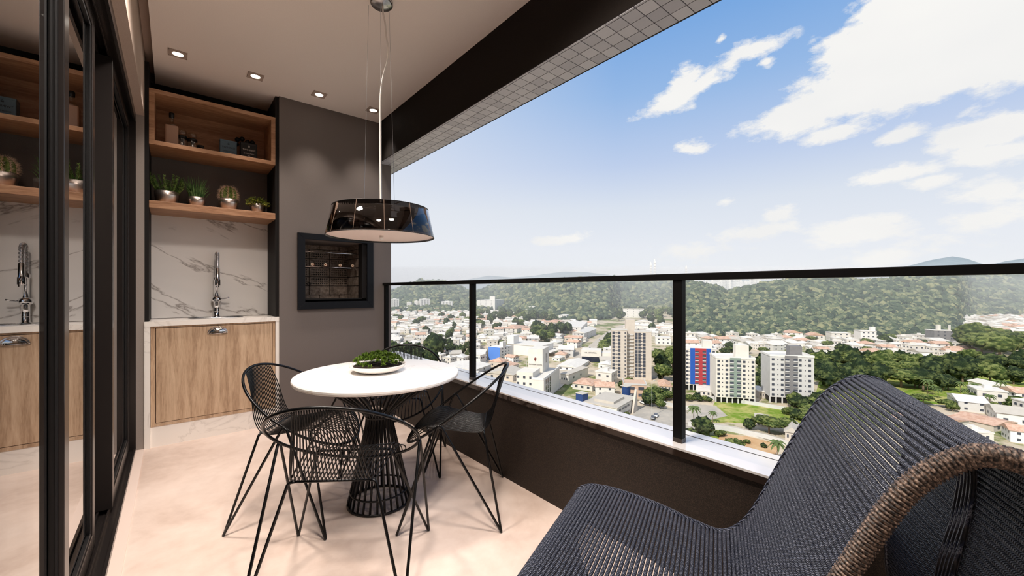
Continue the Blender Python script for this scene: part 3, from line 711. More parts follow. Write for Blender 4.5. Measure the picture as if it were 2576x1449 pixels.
for k, xx in enumerate((.965, 1.076, 1.205, 1.318)):
    tt = thing('skewer', ('first', 'second', 'third', 'fourth')[k] + ' skewer handle from the left on the lower barbecue bar', 'skewer', (xx, 3.955, 1.344), -.35, 'skewers in the barbecue')
    obj('handle', MB().tube([(0, -.045, 0), (0, .02, 0)], .0135, 14), M_HAND, tt, smooth=False)
    obj('end_ring', MB().tube([(.0092 * math.cos(a), -.048, .0092 * math.sin(a)) for a in [2 * PI * i / 16 for i in range(16)]], .0052, 6, closed=True), M_HANDEND, tt, smooth=True)
    obj('rod', MB().tube([(0, .02, 0), (0, .22, 0)], .003, 6), M_STEEL, tt)
obj('ring_knob', MB().tube([(.014 * math.cos(a) + 1.0 - 1.127, 4.245 - YB + .02, .014 * math.sin(a) + 1.175 - 1.03) for a in [2 * PI * i / 16 for i in range(16)]], .003, 6, closed=True), M_STEEL, t)

# ================================================================== RAILING
t = thing('balcony_railing', 'black metal railing with glass panels standing on the balcony sill', 'railing', (1.566, 0, .505))
for yy, nm in ((.817, 0), (2.288, 0), (3.750, 0), (-.65, 0)):
    p = obj('post', B(-.016, .017, yy - .019, yy + .019, .018, .655), M_RAIL, t, bevel=.0015)
    obj('post_base', B(-.016, .017, yy - .019, yy + .019, .0, .018), M_SILLEDGE, p)
obj('top_rail', B(-.022, .026, -1.6, 3.79, .652, .678), M_RAIL, t, bevel=.002)
ed = [-1.6, -.65, .817, 2.288, 3.750]
for a, b_ in zip(ed, ed[1:]): obj('glass_panel', B(-.003, .003, a + .0195 if a > -1.5 else a, b_ - .0195, .004, .65), M_RAILGLASS, t)

# ================================================================== CEILING LIGHTS
def downlight(x, y, lab, en=34, cone=1.25, blend=.6, soft=.03):
    t = thing('recessed_downlight', lab, 'ceiling light', (x, y, 2.72), 0, 'square downlights in the ceiling')
    hole = MB(); n = 24; vs = []; fs = []
    for k in range(n):
        a = 2 * PI * (k + .5) / n; c, s_ = math.cos(a), math.sin(a); m_ = max(abs(c), abs(s_))
        vs += [(c / m_ * .05, s_ / m_ * .05, -.006), (c * .031, s_ * .031, -.006), (c * .029, s_ * .029, .012)]
    for k in range(n):
        l = (k + 1) % n; fs += [(3 * k, 3 * l, 3 * l + 1, 3 * k + 1), (3 * k + 1, 3 * l + 1, 3 * l + 2, 3 * k + 2)]
    hole.add(vs, fs).box(-.0505, -.0495, -.0505, .0505, -.006, 0).box(.0495, .0505, -.0505, .0505, -.006, 0).box(-.0505, .0505, -.0505, -.0495, -.006, 0).box(-.0505, .0505, .0495, .0505, -.006, 0)
    obj('trim_plate', hole, M_LINTEL, t)
    obj('lens', MB().lathe([(.030, -.003), (.024, -.0045), (.001, -.005)], n=24), M_LENS, t, smooth=True)
    ld = bpy.data.lights.new('downlight_beam', 'SPOT'); ld.energy = en; ld.spot_size = cone; ld.spot_blend = blend; ld.shadow_soft_size = soft; ld.color = (1.0, .89, .80)
    lo = bpy.data.objects.new('downlight_beam', ld); COL.objects.link(lo); lo.parent = t; lo.location = (0, 0, -.03)
for i, xx in enumerate((.021, .470, .914, 1.363)):
    downlight(xx, 3.555, ('leftmost square downlight, above the left end of the shelf niche', 'second square downlight from the left, in front of the niche', 'third square downlight from the left, above the barbecue', 'rightmost square downlight in the ceiling corner by the beam')[i], 38, 1.25, .95)
for i, (xx, yy) in enumerate(((.25, 2.30), (.25, 1.0), (.914, 1.0), (.47, -.9))):  # unseen downlights added as fill to brighten floor, ceiling and splashback
    downlight(xx, yy, ('added unseen fill downlight midway along the balcony beside the glass doors', 'added unseen fill downlight of the near pair, closer to the glass doors', 'added unseen fill downlight of the near pair, closer to the beam', 'added unseen fill downlight behind the camera position')[i], (190, 175, 175, 150)[i], 2.6, 1.0, .12)

# ================================================================== PENDANT LAMP
LX, LY = .885, 2.185
t = thing('pendant_lamp', 'drum pendant lamp with smoked black shade hanging over the dining table', 'pendant lamp', (LX, LY, 0))
obj('canopy', MB().lathe([(.062, 2.719), (.062, 2.705), (.055, 2.697), (.01, 2.694)], n=32), M_STEEL, t, smooth=True)
sh = obj('shade', MB().lathe([(.287, 1.41), (.2865, 1.416), (.255, 1.567), (.2535, 1.567), (.285, 1.416), (.2855, 1.41), (.287, 1.41)], n=96, caps=False), M_LAMPBLACK, t, smooth=True)
M_SEAM = mat('copper_seam', rgb(150, 126, 110), .4, metal=.6)
obj('rim', MB().tube([(.2865 * math.cos(a), .2865 * math.sin(a), 1.411) for a in [2 * PI * k / 96 for k in range(96)]], .0022, 6, closed=True)
    .tube([(.2545 * math.cos(a), .2545 * math.sin(a), 1.567) for a in [2 * PI * k / 96 for k in range(96)]], .0016, 6, closed=True), M_CAP, sh, smooth=True)
for k in range(12):
    a = 2 * PI * (k + .35) / 12; obj('seam', MB().tube([(.2868 * math.cos(a), .2868 * math.sin(a), 1.412), (.2556 * math.cos(a), .2556 * math.sin(a), 1.566)], .0011, 5), M_SEAM, sh)
obj('diffuser', MB().lathe([(.001, 1.4185), (.283, 1.4185), (.283, 1.4205), (.001, 1.4205)], n=64), M_DIFF, t)
obj('finial', MB().lathe([(.011, 1.4185), (.011, 1.402), (.008, 1.397), (.001, 1.396)], n=20), M_WHITE, t, smooth=True)
M_RIB = mat('ribbed_grey_metal', rgb(120, 106, 98), .4, metal=.5)
for k in range(6):
    a = 2 * PI * k / 6 + .2; cx, cy = .15 * math.cos(a), .15 * math.sin(a)
    h_ = obj('bulb_holder', MB().lathe([(.040, 1.565), (.040, 1.548), (.037, 1.547), (.037, 1.500), (.041, 1.499), (.041, 1.488), (.01, 1.487)], cx, cy, 40, rib=lambda i: 1 + .02 * (i % 2)), M_RIB, t)
    obj('bulb', MB().lathe([(.010, 1.488), (.012, 1.476), (.019, 1.462), (.020, 1.45), (.014, 1.435), (.001, 1.430)], cx, cy, 20), M_CLEARGLASS, h_, smooth=True)
obj('spider', MB().tube([(.07 * math.cos(a), .07 * math.sin(a), 1.568) for a in [2 * PI * k / 32 for k in range(32)]], .002, 5, closed=True)
    .tube([(-.254, 0, 1.566), (.254, 0, 1.566)], .002, 5).tube([(0, -.254, 1.566), (0, .254, 1.566)], .002, 5), M_STEEL, t)
Rr = Vector((CS, -SN, 0)); Ff = Vector((SN, CS, 0))
anch = [(-.097, .0, -.072), (.060, .045, .034), (.012, -.03, -.0)]
for (a, b_, top) in anch:
    p0 = Rr * a + Ff * b_; p1 = Rr * top + Ff * (b_ * .6); obj('suspension_wire', MB().tube([(p0.x, p0.y, 1.568), (p1.x, p1.y, 2.70)], .0011, 5), M_STEEL, t)
cp_ = [(.006, 2.70), (.009, 2.655), (.020, 2.60), (.028, 2.52), (.037, 2.45), (.030, 2.38), (.010, 2.31), (-.004, 2.22), (-.008, 2.10), (-.008, 1.9), (-.006, 1.72), (-.004, 1.568)]
obj('power_cord', MB().tube(smoothpath([tuple(Rr * a)[:2] + (z,) for a, z in cp_], 6), .0048, 8), M_WHITE, t, smooth=True)

# ================================================================== TABLE
TX, TY = .836, 2.09
t = thing('round_table', 'round white marble dining table on a flared black wire base', 'table', (TX, TY, 0))
obj('tabletop', MB().lathe([(.001, .655), (.40, .655), (.4125, .660), (.4145, .667), (.4145, .675), (.412, .680), (.001, .680)], n=96), M_TABLE, t, smooth=False)
def ring(r, z, n=64): return [(r * math.cos(2 * PI * k / n), r * math.sin(2 * PI * k / n), z) for k in range(n)]
obj('base_ring', MB().tube(ring(.157, .007), .0065, 8, closed=True), M_TABLEMETAL, t, smooth=True)
obj('lower_ring', MB().tube(ring(.145, .07), .005, 8, closed=True), M_TABLEMETAL, t, smooth=True)
obj('neck_ring', MB().tube(ring(.066, .455), .008, 8, closed=True), M_TABLEMETAL, t, smooth=True)
obj('top_ring', MB().tube(ring(.30, .647), .006, 8, closed=True), M_TABLEMETAL, t, smooth=True)
rodm = MB().tube(fillet([(.157, 0, .007), (.067, 0, .41), (.064, 0, .47), (.30, 0, .647)], .04), .0058, 8).mesh('rod', M_TABLEMETAL, True)
NROD = 28
for k in range(NROD): put('rod', rodm, t, rot=(0, 0, 2 * PI * k / NROD))
# centrepiece
t = thing('succulent_bowl', 'shallow white bowl of green succulents resting on the marble table', 'planter', (.843, 2.128, .6805))
obj('bowl', MB().lathe([(.001, 0), (.075, 0), (.11, .008), (.136, .022), (.146, .036), (.1455, .040), (.141, .040), (.132, .030), (.10, .020), (.001, .018)], n=64), M_WHITE, t, smooth=True)
mb = MB()
for k in range(190):
    a = random.uniform(0, 2 * PI); rr = .126 * math.sqrt(random.random()); hz = .024 + .076 * math.sqrt(max(0, 1 - (rr / .138) ** 2)) * random.uniform(.75, 1.1)
    c = Vector((rr * math.cos(a), rr * math.sin(a), hz)); tilt = Vector((math.cos(a) * rr * 5, math.sin(a) * rr * 5, 1)).normalized()
    for i in range(16):
        b2 = 2 * PI * i * .382; o1 = tilt.orthogonal().normalized(); o2 = tilt.cross(o1); d = (o1 * math.cos(b2) + o2 * math.sin(b2)) * (1.1 - i * .05) + tilt * (.35 + i * .09)
        leafmesh(mb, c - tilt * .008, d, tilt, .019, .0062)
o = obj('succulents', mb, M_SUCC, t); o['kind'] = 'stuff'; obj('soil', MB().lathe([(.001, .0195), (.125, .0295), (.125, .034), (.001, .045)], n=32), M_SOIL, t)

# ================================================================== WIRE CHAIRS
def hoop_z(y): return .535 - .731 * (y + .01)
def hoop(a):   # a = 0 at the back, growing to the right side
    y = -.01 - .26 * math.cos(a); return Vector((.285 * math.sin(a), y, hoop_z(y)))
def make_chair():
    t = thing('wire_chair', '', 'chair', (0, 0, 0))
    obj('hoop', MB().tube([hoop(2 * PI * k / 72) for k in range(72)], .0064, 8, closed=True), M_BLACKMETAL, t, smooth=True)
    NW = 22
    for k in range(NW):
        s_ = -1 + 2 * k / (NW - 1)
        x0, x1, x2 = .095 * s_, .140 * s_, .200 * s_
        ya = -.01 - .26 * math.sqrt(1 - (x0 / .285) ** 2); yf = -.01 + .26 * math.sqrt(1 - (x2 / .285) ** 2)
        pts = [(x0, ya, hoop_z(ya)), (x0 + (x1 - x0) * .35, ya + .035, .62), (x0 + (x1 - x0) * .8, -.19, .49), (x1, -.155, .432), (x1 + (x2 - x1) * .15, -.11, .418), (x1 + (x2 - x1) * .4, 0, .435),
               (x1 + (x2 - x1) * .7, .09, .452), (x2 - (x2 - x1) * .1, yf - .05, min(.445, hoop_z(yf) + .07)), (x2, yf - .006, hoop_z(yf) + .02), (x2, yf, hoop_z(yf))]
        obj('wire', MB().tube(smoothpath(pts, 4), .0025, 5), M_BLACKMETAL, t, smooth=True)
    rb, fb = .425, .438
    obj('rear_bar', MB().tube([(-.145, -.15, rb), (.145, -.15, rb)], .005, 8), M_BLACKMETAL, t, smooth=True)
    obj('front_bar', MB().tube([(-.15, .10, fb), (.15, .10, fb)], .005, 8), M_BLACKMETAL, t, smooth=True)
    for sx in (-1, 1):
        apx = (sx * .283, .045, .497)
        for (yb_, zb_, fx, fy) in ((-.15, rb, .270, -.237), (.10, fb, .29, .237)):
            p = fillet([(sx * .13, yb_, zb_), (sx * .155, yb_, zb_ - .004), (sx * fx, fy, .006), (sx * (fx + .004), fy, .006), (apx[0], apx[1] + (.012 if fy > 0 else -.012), apx[2] - .01), apx], .02)
            obj('leg', MB().tube(p, .0057, 8), M_BLACKMETAL, t, smooth=True)
    return t
ch = make_chair()
def face(dx, dy): return math.atan2(-dx, dy)
G_CH = 'black wire chairs round the marble table'
ch.location = (.530, 1.665, 0); ch.rotation_euler = (0, 0, face(.59, .807)); ch['group'] = G_CH
ch['label'] = 'black wire hoop chair nearest the camera, its back to us'
dup(ch, (.530, 2.295, 0), face(.76, -.65), 'black wire hoop chair in front of the oak sink cabinet')
dup(ch, (1.145, 1.818, 0), face(-.774, .633), 'black wire hoop chair seen side-on between the table and the parapet')
dup(ch, (1.118, 2.475, 0), face(-.6, -.8), 'black wire hoop chair mostly hidden behind the table, near the railing corner')

# ================================================================== WOVEN LOUNGE CHAIR
t = thing('woven_lounge_chair', 'dark corded wave-shaped lounge chair in the right foreground beside the parapet', 'lounge chair', (1.457, .232, 0), 0)
WA = math.radians(66.8); Wd = Vector((math.sin(WA), math.cos(WA), 0)); Fd = Vector((-Wd.y, Wd.x, 0)); LW = .587
def lc(s, off, z): return Fd * s - Wd * off + Vector((0, 0, z))
prof = [(.70, .022), (.775, .07), (.82, .18), (.838, .30), (.822, .365), (.795, .398), (.745, .413), (.66, .413), (.54, .397), (.43, .370), (.352, .358), (.300, .388), (.255, .456), (.204, .572),
        (.155, .684), (.107, .784), (.07, .836), (.03, .868), (0, .877), (-.04, .868), (-.078, .83), (-.094, .76), (-.085, .66), (-.062, .54), (-.052, .42), (-.07, .25), (-.12, .10), (-.16, .022)]
PF = smoothpath([(a, 0, b_) for a, b_ in prof], 8)
PR = resample(PF, .0118)
cordm = MB(); NS = 30
cordm.tube([(LW * k / NS, 0, 0) for k in range(NS + 1)], .0052, 8); cordme = cordm.mesh('cord', M_CORD, True)
for i, p in enumerate(PR):
    if p.z < .05: continue
    s_, z_ = p.x, p.z
    o = put('cord', cordme, t, tuple(lc(s_, 0, z_))); o.rotation_euler = (random.uniform(0, 6), 0, math.atan2(-Wd.y, -Wd.x))
for off in (0.0, LW):
    PP = resample(PF + [Vector((.30, 0, .018))] + [Vector((.70, 0, .022))], .0011)
    pts = [lc(p.x, off, p.z) for p in PP]
    obj('wrapped_rail', MB().tube(pts, .0165, 12, rfun=lambda i: (.0150 if off else .008) + (.0030 if off else 0) * abs(math.sin(PI * i / 6))), M_WRAP if off else M_CORD, t, smooth=True)
# flat woven strap down the middle of the back
st = MB(); bp = [p for p in PR if p.x < -.01]
for o_ in (.275, .287, .299, .311, .323): st.tube([lc(p.x + .007, o_, p.z) for p in bp], .0055, 6)
o = obj('back_strap', st, M_CORD, t, smooth=True)
obj('floor_rail', MB().tube([lc(-.16, 0, .018), lc(-.16, LW, .018)], .015, 10).tube([lc(.70, 0, .02), lc(.70, LW, .02)], .015, 10), M_WRAP, t, smooth=True)
# ================================================================== THE CITY BELOW
G = -60.0
def vdep(v): return (CAM_H - G) * F_PX / (v - HOR)
def gpt(u, v, z=G): return at(u, vdep(v), z)
def interp(u, tab): return np.interp(u, [t[0] for t in tab], [t[1] for t in tab])
BASEV = [(300, 800), (985, 788), (1190, 790), (1250, 782), (1330, 800), (1420, 812), (1530, 806), (1560, 785), (1690, 782), (1735, 846), (2000, 852), (2250, 850), (2400, 842), (2440, 800), (2576, 792), (3400, 800)]
CREST = [(300, 735), (985, 737), (1010, 726), (1055, 708), (1110, 710), (1150, 723), (1190, 738), (1230, 724), (1300, 710), (1400, 704), (1560, 701), (1700, 706), (1760, 713), (1800, 724), (1832, 737), (1880, 723), (1950, 708), (2030, 702), (2100, 698), (2165, 707), (2230, 700), (2400, 695), (2576, 690), (3400, 690)]
def smst(t): t = np.clip(t, 0, 1); return t * t * (3 - 2 * t)
def terrain(u, D):
    Db = (CAM_H - G) * F_PX / (interp(u, BASEV) - HOR); Dc = Db * 1.75
    zc = CAM_H + (HOR - interp(u, CREST)) / F_PX * Dc - 7
    t = (D - Db) / (Dc - Db)
    up = smst(t) ** .9; dn = 1 - .75 * smst((t - 1) / 1.5)
    a = (u - 1288) / F_PX; x = (SN + a * CS) * D; y = (CS - a * SN) * D
    lump = (np.sin(x * .021 + 1.3) * np.cos(y * .017) + .6 * np.sin(x * .043 + y * .031)) * 5 * np.clip(t, 0, 1) * np.clip(1.6 - t, 0, 1)
    return G + (zc - G) * np.where(t > 1, dn, up) + lump, t
def polar_mesh(us, Ds, hf):
    U, D = np.meshgrid(us, Ds); Z = hf(U, D); a = (U - 1288) / F_PX
    X = (SN + a * CS) * D; Y = (CS - a * SN) * D
    V = np.stack([X, Y, Z], -1).reshape(-1, 3); n = len(us); m = len(Ds)
    i = np.arange(m - 1)[:, None] * n + np.arange(n - 1)[None]; Fc = np.stack([i, i + 1, i + n + 1, i + n], -1).reshape(-1, 4)
    return V, Fc
def npmesh(name, V, Fc, mats, smooth=False, tint=None):
    me = bpy.data.meshes.new(name); V = np.asarray(V, dtype=np.float32); Fc = np.asarray(Fc, dtype=np.int32); k = Fc.shape[1]
    me.vertices.add(len(V)); me.vertices.foreach_set('co', V.ravel()); me.loops.add(Fc.size); me.loops.foreach_set('vertex_index', Fc.ravel())
    me.polygons.add(len(Fc)); me.polygons.foreach_set('loop_start', np.arange(0, Fc.size, k, dtype=np.int32))
    if smooth: me.polygons.foreach_set('use_smooth', np.ones(len(Fc), dtype=bool))
    if tint is not None:
        at_ = me.attributes.new('tint', 'FLOAT', 'POINT'); at_.data.foreach_set('value', np.asarray(tint, dtype=np.float32))
    for m in (mats if isinstance(mats, (list, tuple)) else [mats]): me.materials.append(m)
    me.update(calc_edges=True); me.validate(); return me
def ground_build(nt, b):
    co = worldco(nt); n = noise(nt, co, .018, 5, .6); n2 = noise(nt, co, .11, 6, .7)
    a = nt.nodes.new('ShaderNodeMath'); a.operation = 'MULTIPLY_ADD'; nt.links.new(n2, a.inputs[0]); a.inputs[1].default_value = .6; nt.links.new(n, a.inputs[2])
    nt.links.new(ramp(nt, a.outputs[0], [(.62, rgb(96, 112, 62)), (.72, rgb(134, 136, 92)), (.78, rgb(186, 172, 148)), (.9, rgb(206, 190, 168)), (1.0, rgb(160, 152, 138))]), b.inputs['Base Color'])
M_GROUND = mat('city_ground', rough=.95, spec=.1, build=ground_build)
M_HILL = mat('hill_soil', rough=.95, spec=.1, build=speckle(rgb(60, 76, 42), rgb(104, 112, 66), .05, 0, .001))
def tintmat(name, stops, disp=.9):
    def f(nt, b):
        a = nt.nodes.new('ShaderNodeAttribute'); a.attribute_name = 'tint'
        n = noise(nt, worldco(nt), disp, 4, .7)
        s = nt.nodes.new('ShaderNodeMath'); s.operation = 'MULTIPLY_ADD'; nt.links.new(n, s.inputs[0]); s.inputs[1].default_value = .8; nt.links.new(a.outputs['Fac'], s.inputs[2])
        nt.links.new(ramp(nt, s.outputs[0], stops), b.inputs['Base Color']); bump(nt, b, n, 1.0, .6)
    return mat(name, rough=.9, spec=.1, build=f)
M_FOREST = tintmat('forest_canopy', [(.35, rgb(26, 38, 38)), (.65, rgb(60, 76, 60)), (.9, rgb(98, 110, 82)), (1.2, rgb(138, 138, 102))], .7)
V, Fc = polar_mesh(np.arange(200, 3460, 20), np.geomspace(70, 420, 26), lambda U, D: np.full_like(U, G, dtype=float) + 0 * D)
g = put('city_ground', npmesh('city_ground', V, Fc, M_GROUND)); g['kind'] = 'structure'
V, Fc = polar_mesh(np.arange(200, 3460, 10), np.geomspace(420, 4200, 130), lambda U, D: terrain(U, D)[0])
V[:, 2] -= 0.02
g = put('hill_ground', npmesh('hill_ground', V, Fc, M_HILL, True)); g['kind'] = 'structure'
# the flat town ground between, laid just over the hill mesh
V, Fc = polar_mesh(np.arange(200, 3460, 10), np.geomspace(400, 1250, 80), lambda U, D: np.where(terrain(U, D)[1] < .05, G + .12, G - 3.0))
g = put('town_ground', npmesh('town_ground', V, Fc, M_GROUND)); g['kind'] = 'structure'
# far mountains
M_FARHILL = mat('far_hill_haze_tone', rough=.95, spec=.1, build=speckle(rgb(128, 142, 148), rgb(140, 152, 156), .01, 0, .001))  # distance haze put into the ranges' colour as pale blue-grey
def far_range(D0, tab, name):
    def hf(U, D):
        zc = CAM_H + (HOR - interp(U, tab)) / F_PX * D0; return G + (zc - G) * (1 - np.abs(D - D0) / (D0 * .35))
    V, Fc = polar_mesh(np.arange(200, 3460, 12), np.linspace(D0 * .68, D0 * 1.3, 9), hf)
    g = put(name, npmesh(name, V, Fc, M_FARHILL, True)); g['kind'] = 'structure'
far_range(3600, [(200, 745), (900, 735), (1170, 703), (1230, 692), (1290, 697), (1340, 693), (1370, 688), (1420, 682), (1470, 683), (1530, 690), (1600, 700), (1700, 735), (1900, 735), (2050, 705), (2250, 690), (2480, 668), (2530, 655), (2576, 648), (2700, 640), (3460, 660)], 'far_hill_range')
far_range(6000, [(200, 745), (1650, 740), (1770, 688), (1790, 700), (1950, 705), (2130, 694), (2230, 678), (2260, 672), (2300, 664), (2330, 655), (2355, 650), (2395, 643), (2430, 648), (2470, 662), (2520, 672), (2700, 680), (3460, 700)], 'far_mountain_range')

# forest on the hills: one mass
def blobs(P, R, hs, iv, jit=.28, seed=1):
    rs = np.random.RandomState(seed); n = len(P); base = iv[None] * (1 + jit * rs.randn(n, len(iv), 1).clip(-1.6, 1.6))
    base = base * R[:, None, None]; base[:, :, 2] *= hs[:, None]; return (base + P[:, None, :])
def forest(n, u0, u1, q0, q1, seed, rk=1.0):
    rs = np.random.RandomState(seed); U = rs.uniform(u0, u1, n * 3); Db = (CAM_H - G) * F_PX / (interp(U, BASEV) - HOR)
    D = Db * np.exp(rs.uniform(math.log(q0), math.log(q1), n * 3)); Z, t = terrain(U, D)
    ok = np.where((t > .04) & (t < 1.12))[0][:n]; U, D, Z = U[ok], D[ok], Z[ok]; a = (U - 1288) / F_PX
    P = np.stack([(SN + a * CS) * D, (CS - a * SN) * D, Z], -1); R = rk * rs.uniform(.7, 1.4, len(P)) * 4.6 * (D / 560) ** .75
    P[:, 2] += R * .55; return P, R, rs
vi, fi = ico(2)
P, R, rs = forest(20000, 930, 2640, 1.02, 1.86, 3, .78)
sub_v, sub_f = vi, fi
VV = blobs(P, R, rs.uniform(.75, 1.15, len(P)), sub_v, .17, 5); nb = len(sub_v)
FF = (sub_f[None] + (np.arange(len(P)) * nb)[:, None, None]).reshape(-1, 3)
tint = np.repeat(rs.beta(2, 2, len(P)) * .75, nb)
o = put('hillside_forest', npmesh('hillside_forest', VV.reshape(-1, 3), FF, M_FOREST, True, tint)); o['kind'] = 'stuff'
tag(o, 'dense green forest covering the hills behind the town', 'forest')

# ---- flat ground patches -------------------------------------------------
M_GRASSLOT = mat('grass_lot', rough=.95, spec=.1, build=speckle(rgb(176, 170, 106), rgb(112, 138, 48), .16, 0, .001, .36, .6))
M_ROAD = mat('pale_road', rough=.9, spec=.1, build=speckle(rgb(182, 172, 158), rgb(198, 188, 174), .2, 0, .001))
M_LOT = mat('grey_lot', rough=.9, spec=.1, build=speckle(rgb(166, 160, 150), rgb(188, 178, 164), .15, 0, .001))
M_SOILR = mat('bare_soil', rough=.95, spec=.1, build=speckle(rgb(206, 172, 132), rgb(190, 150, 108), .2, 0, .001))
def patch(name, pix, m, lab, cat, h=.3):
    pts = [gpt(u, v) for u, v in pix]; n = len(pts); mb = MB().add([(p.x, p.y, G + h) for p in pts] + [(p.x, p.y, G - .1) for p in pts], [tuple(range(n))] + [(i, (i + 1) % n, (i + 1) % n + n, i + n) for i in range(n)])
    o = obj(name, mb, m); o['kind'] = 'structure'; return o
def road(name, pix, w, m, h=.45):
    P = resample(smoothpath([gpt(u, v, 0) for u, v in pix], 6), 12); vs = []; fs = []
    for i, p in enumerate(P):
        t_ = (P[min(i + 1, len(P) - 1)] - P[max(i - 1, 0)]).normalized(); s_ = Vector((-t_.y, t_.x, 0)) * w / 2; vs += [(p + s_)[:2] + (G + h,), (p - s_)[:2] + (G + h,)]
    for i in range(len(P) - 1): fs.append((2 * i, 2 * i + 1, 2 * i + 3, 2 * i + 2))
    o = obj(name, MB().add(vs, fs), m); o['kind'] = 'structure'; return P
patch('grass_lot', [(1770, 1068), (1800, 1010), (1850, 1012), (1950, 1030), (2070, 1050), (2060, 1078), (1950, 1072), (1830, 1062)], M_GRASSLOT, '', '', .35)
patch('grass_verge', [(1728, 1140), (1735, 1090), (1800, 1098), (1860, 1130), (1960, 1160), (1960, 1230), (1850, 1190)], M_GRASSLOT, '', '', .35)
patch('soil_yard', [(1728, 1060), (1735, 1018), (1800, 1022), (1830, 1048), (1780, 1060)], M_LOT, '', '', .4)
patch('parking_ground', [(1540, 1130), (1560, 1070), (1620, 1020), (1760, 1050), (1720, 1150), (1640, 1160)], M_LOT, '', '', .3)
patch('soil_strip', [(1800, 1120), (1815, 1092), (1880, 1100), (1960, 1120), (1950, 1150), (1860, 1130)], M_SOILR, '', '', .42)
patch('park_grass', [(2050, 1000), (2060, 962), (2330, 940), (2576, 940), (2620, 1010), (2400, 1020), (2250, 1010)], M_GRASSLOT, '', '', .35)
RD = road('main_road', [(1330, 1010), (1395, 960), (1440, 925), (1480, 892), (1512, 862), (1540, 838), (1570, 822), (1600, 812), (1620, 805)], 17, M_ROAD)
road('side_road', [(1720, 1060), (1800, 1072), (1900, 1092), (2010, 1122), (2100, 1145), (2250, 1190)], 7, M_ROAD)
road('cross_road', [(1395, 960), (1330, 940), (1270, 925), (1200, 935)], 9, M_ROAD, .5)

# ---- key buildings --------------------------------------------------------
WALLC = {}
def wallm(r, g_, b_):
    k = 'wall_%d_%d_%d' % (r, g_, b_)
    return mat(k, rough=.85, spec=.2, build=speckle(rgb(r - 8, g_ - 8, b_ - 8), rgb(r, g_, b_), .35, 0, .001))
M_CREAM = wallm(222, 216, 206); M_WARM = wallm(206, 195, 182); M_LGREY = wallm(206, 204, 200); M_WHITEW = wallm(232, 228, 222); M_GREYW = wallm(132, 130, 130)
M_BLUEW = mat('blue_facade_paint', rgb(34, 84, 168), .7); M_REDW = mat('red_facade_paint', rgb(172, 58, 62), .7); M_GREENW = mat('grey_green_paint', rgb(134, 148, 138), .8)
M_PANE = mat('dark_window_pane', rgb(72, 76, 86), .15, spec=.6); M_ROOFG = wallm(196, 188, 176); M_TERRA = mat('terracotta_roof', rough=.85, build=speckle(rgb(188, 146, 122), rgb(212, 180, 158), .5, 0, .001))
M_ROOFP = mat('pale_roof_sheet', rough=.7, build=speckle(rgb(214, 208, 198), rgb(228, 222, 212), .4, 0, .001)); M_DARKGL = mat('dark_facade_glass', rgb(34, 42, 60), .12, spec=.7)
BLOCKED = []     # footprints to keep houses and trees off
class Frame:
    """box building: pixel of the bottom of its near corner, pixels of the left and right ends, turned by rot degrees"""
    def __init__(s, uc, vb, ul, ur, vt, rot=20):
        s.D = vdep(vb); s.c = gpt(uc, vb); s.h = (vb - vt) / F_PX * s.D
        vd = Vector((SN, CS, 0)); rt = Vector((CS, -SN, 0)); a = math.radians(rot)
        s.dl = (-rt * math.cos(a) + vd * math.sin(a)); s.dr = (rt * math.sin(a) + vd * math.cos(a))
        s.wl = s.solve(s.dl, ul); s.wr = s.solve(s.dr, ur)
        s.wl = min(max(s.wl, 4), 90); s.wr = min(s.wr, 34 if s.D < 420 else 110) if s.wr > 3 else 14
        s.rz = math.atan2(-s.dl.y, -s.dl.x)     # local +x = from left end towards the corner
        BLOCKED.append((s.c + s.dl * s.wl / 2 + s.dr * s.wr / 2, .36 * (s.wl + s.wr) + 1))
    def solve(s, d, u):
        a = (u - 1288) / F_PX; rt = Vector((CS, -SN, 0)); vd = Vector((SN, CS, 0))
        r0, d0 = s.c.dot(rt), s.c.dot(vd); rd, dd = d.dot(rt), d.dot(vd); return (a * d0 - r0) / (rd - a * dd)
# local frame: origin at the near corner, -x along the left face, +y along the right face (into depth)
def bthing(F, name, lab, cat='building', group=None):
    return thing(name, lab, cat, tuple(F.c), F.rz, group)
def facade_windows(t, F, face, rows, cols, z0, z1, w, h, pane=None, name='window', per=True, frame=M_LGREY):
    """windows on a face: cols in metres from the corner"""
    me = MB(); me.box(-w / 2 - .15, w / 2 + .15, -.12, .02, -h / 2 - .15, h / 2 + .15); fm = me.mesh('window', frame)
    pm = MB().box(-w / 2, w / 2, -.16, -.1, -h / 2, h / 2).mesh('window', pane or M_PANE)
    joined = MB()
    for r in range(rows):
        z = z0 + (z1 - z0) * (r + .5) / rows
        for c in cols:
            if face == 'l': loc, rz = (-c, 0, z), 0
            else: loc, rz = (0, c, z), PI / 2
            if per: put(name, pm, t, loc, (0, 0, rz))
            else:
                if face == 'l': joined.box(-c - w / 2, -c + w / 2, -.15, .02, z - h / 2, z + h / 2)
                else: joined.box(-.02, .15, c - w / 2, c + w / 2, z - h / 2, z + h / 2)
    if not per and joined.v: obj('window_row', joined, pane or M_PANE, t)

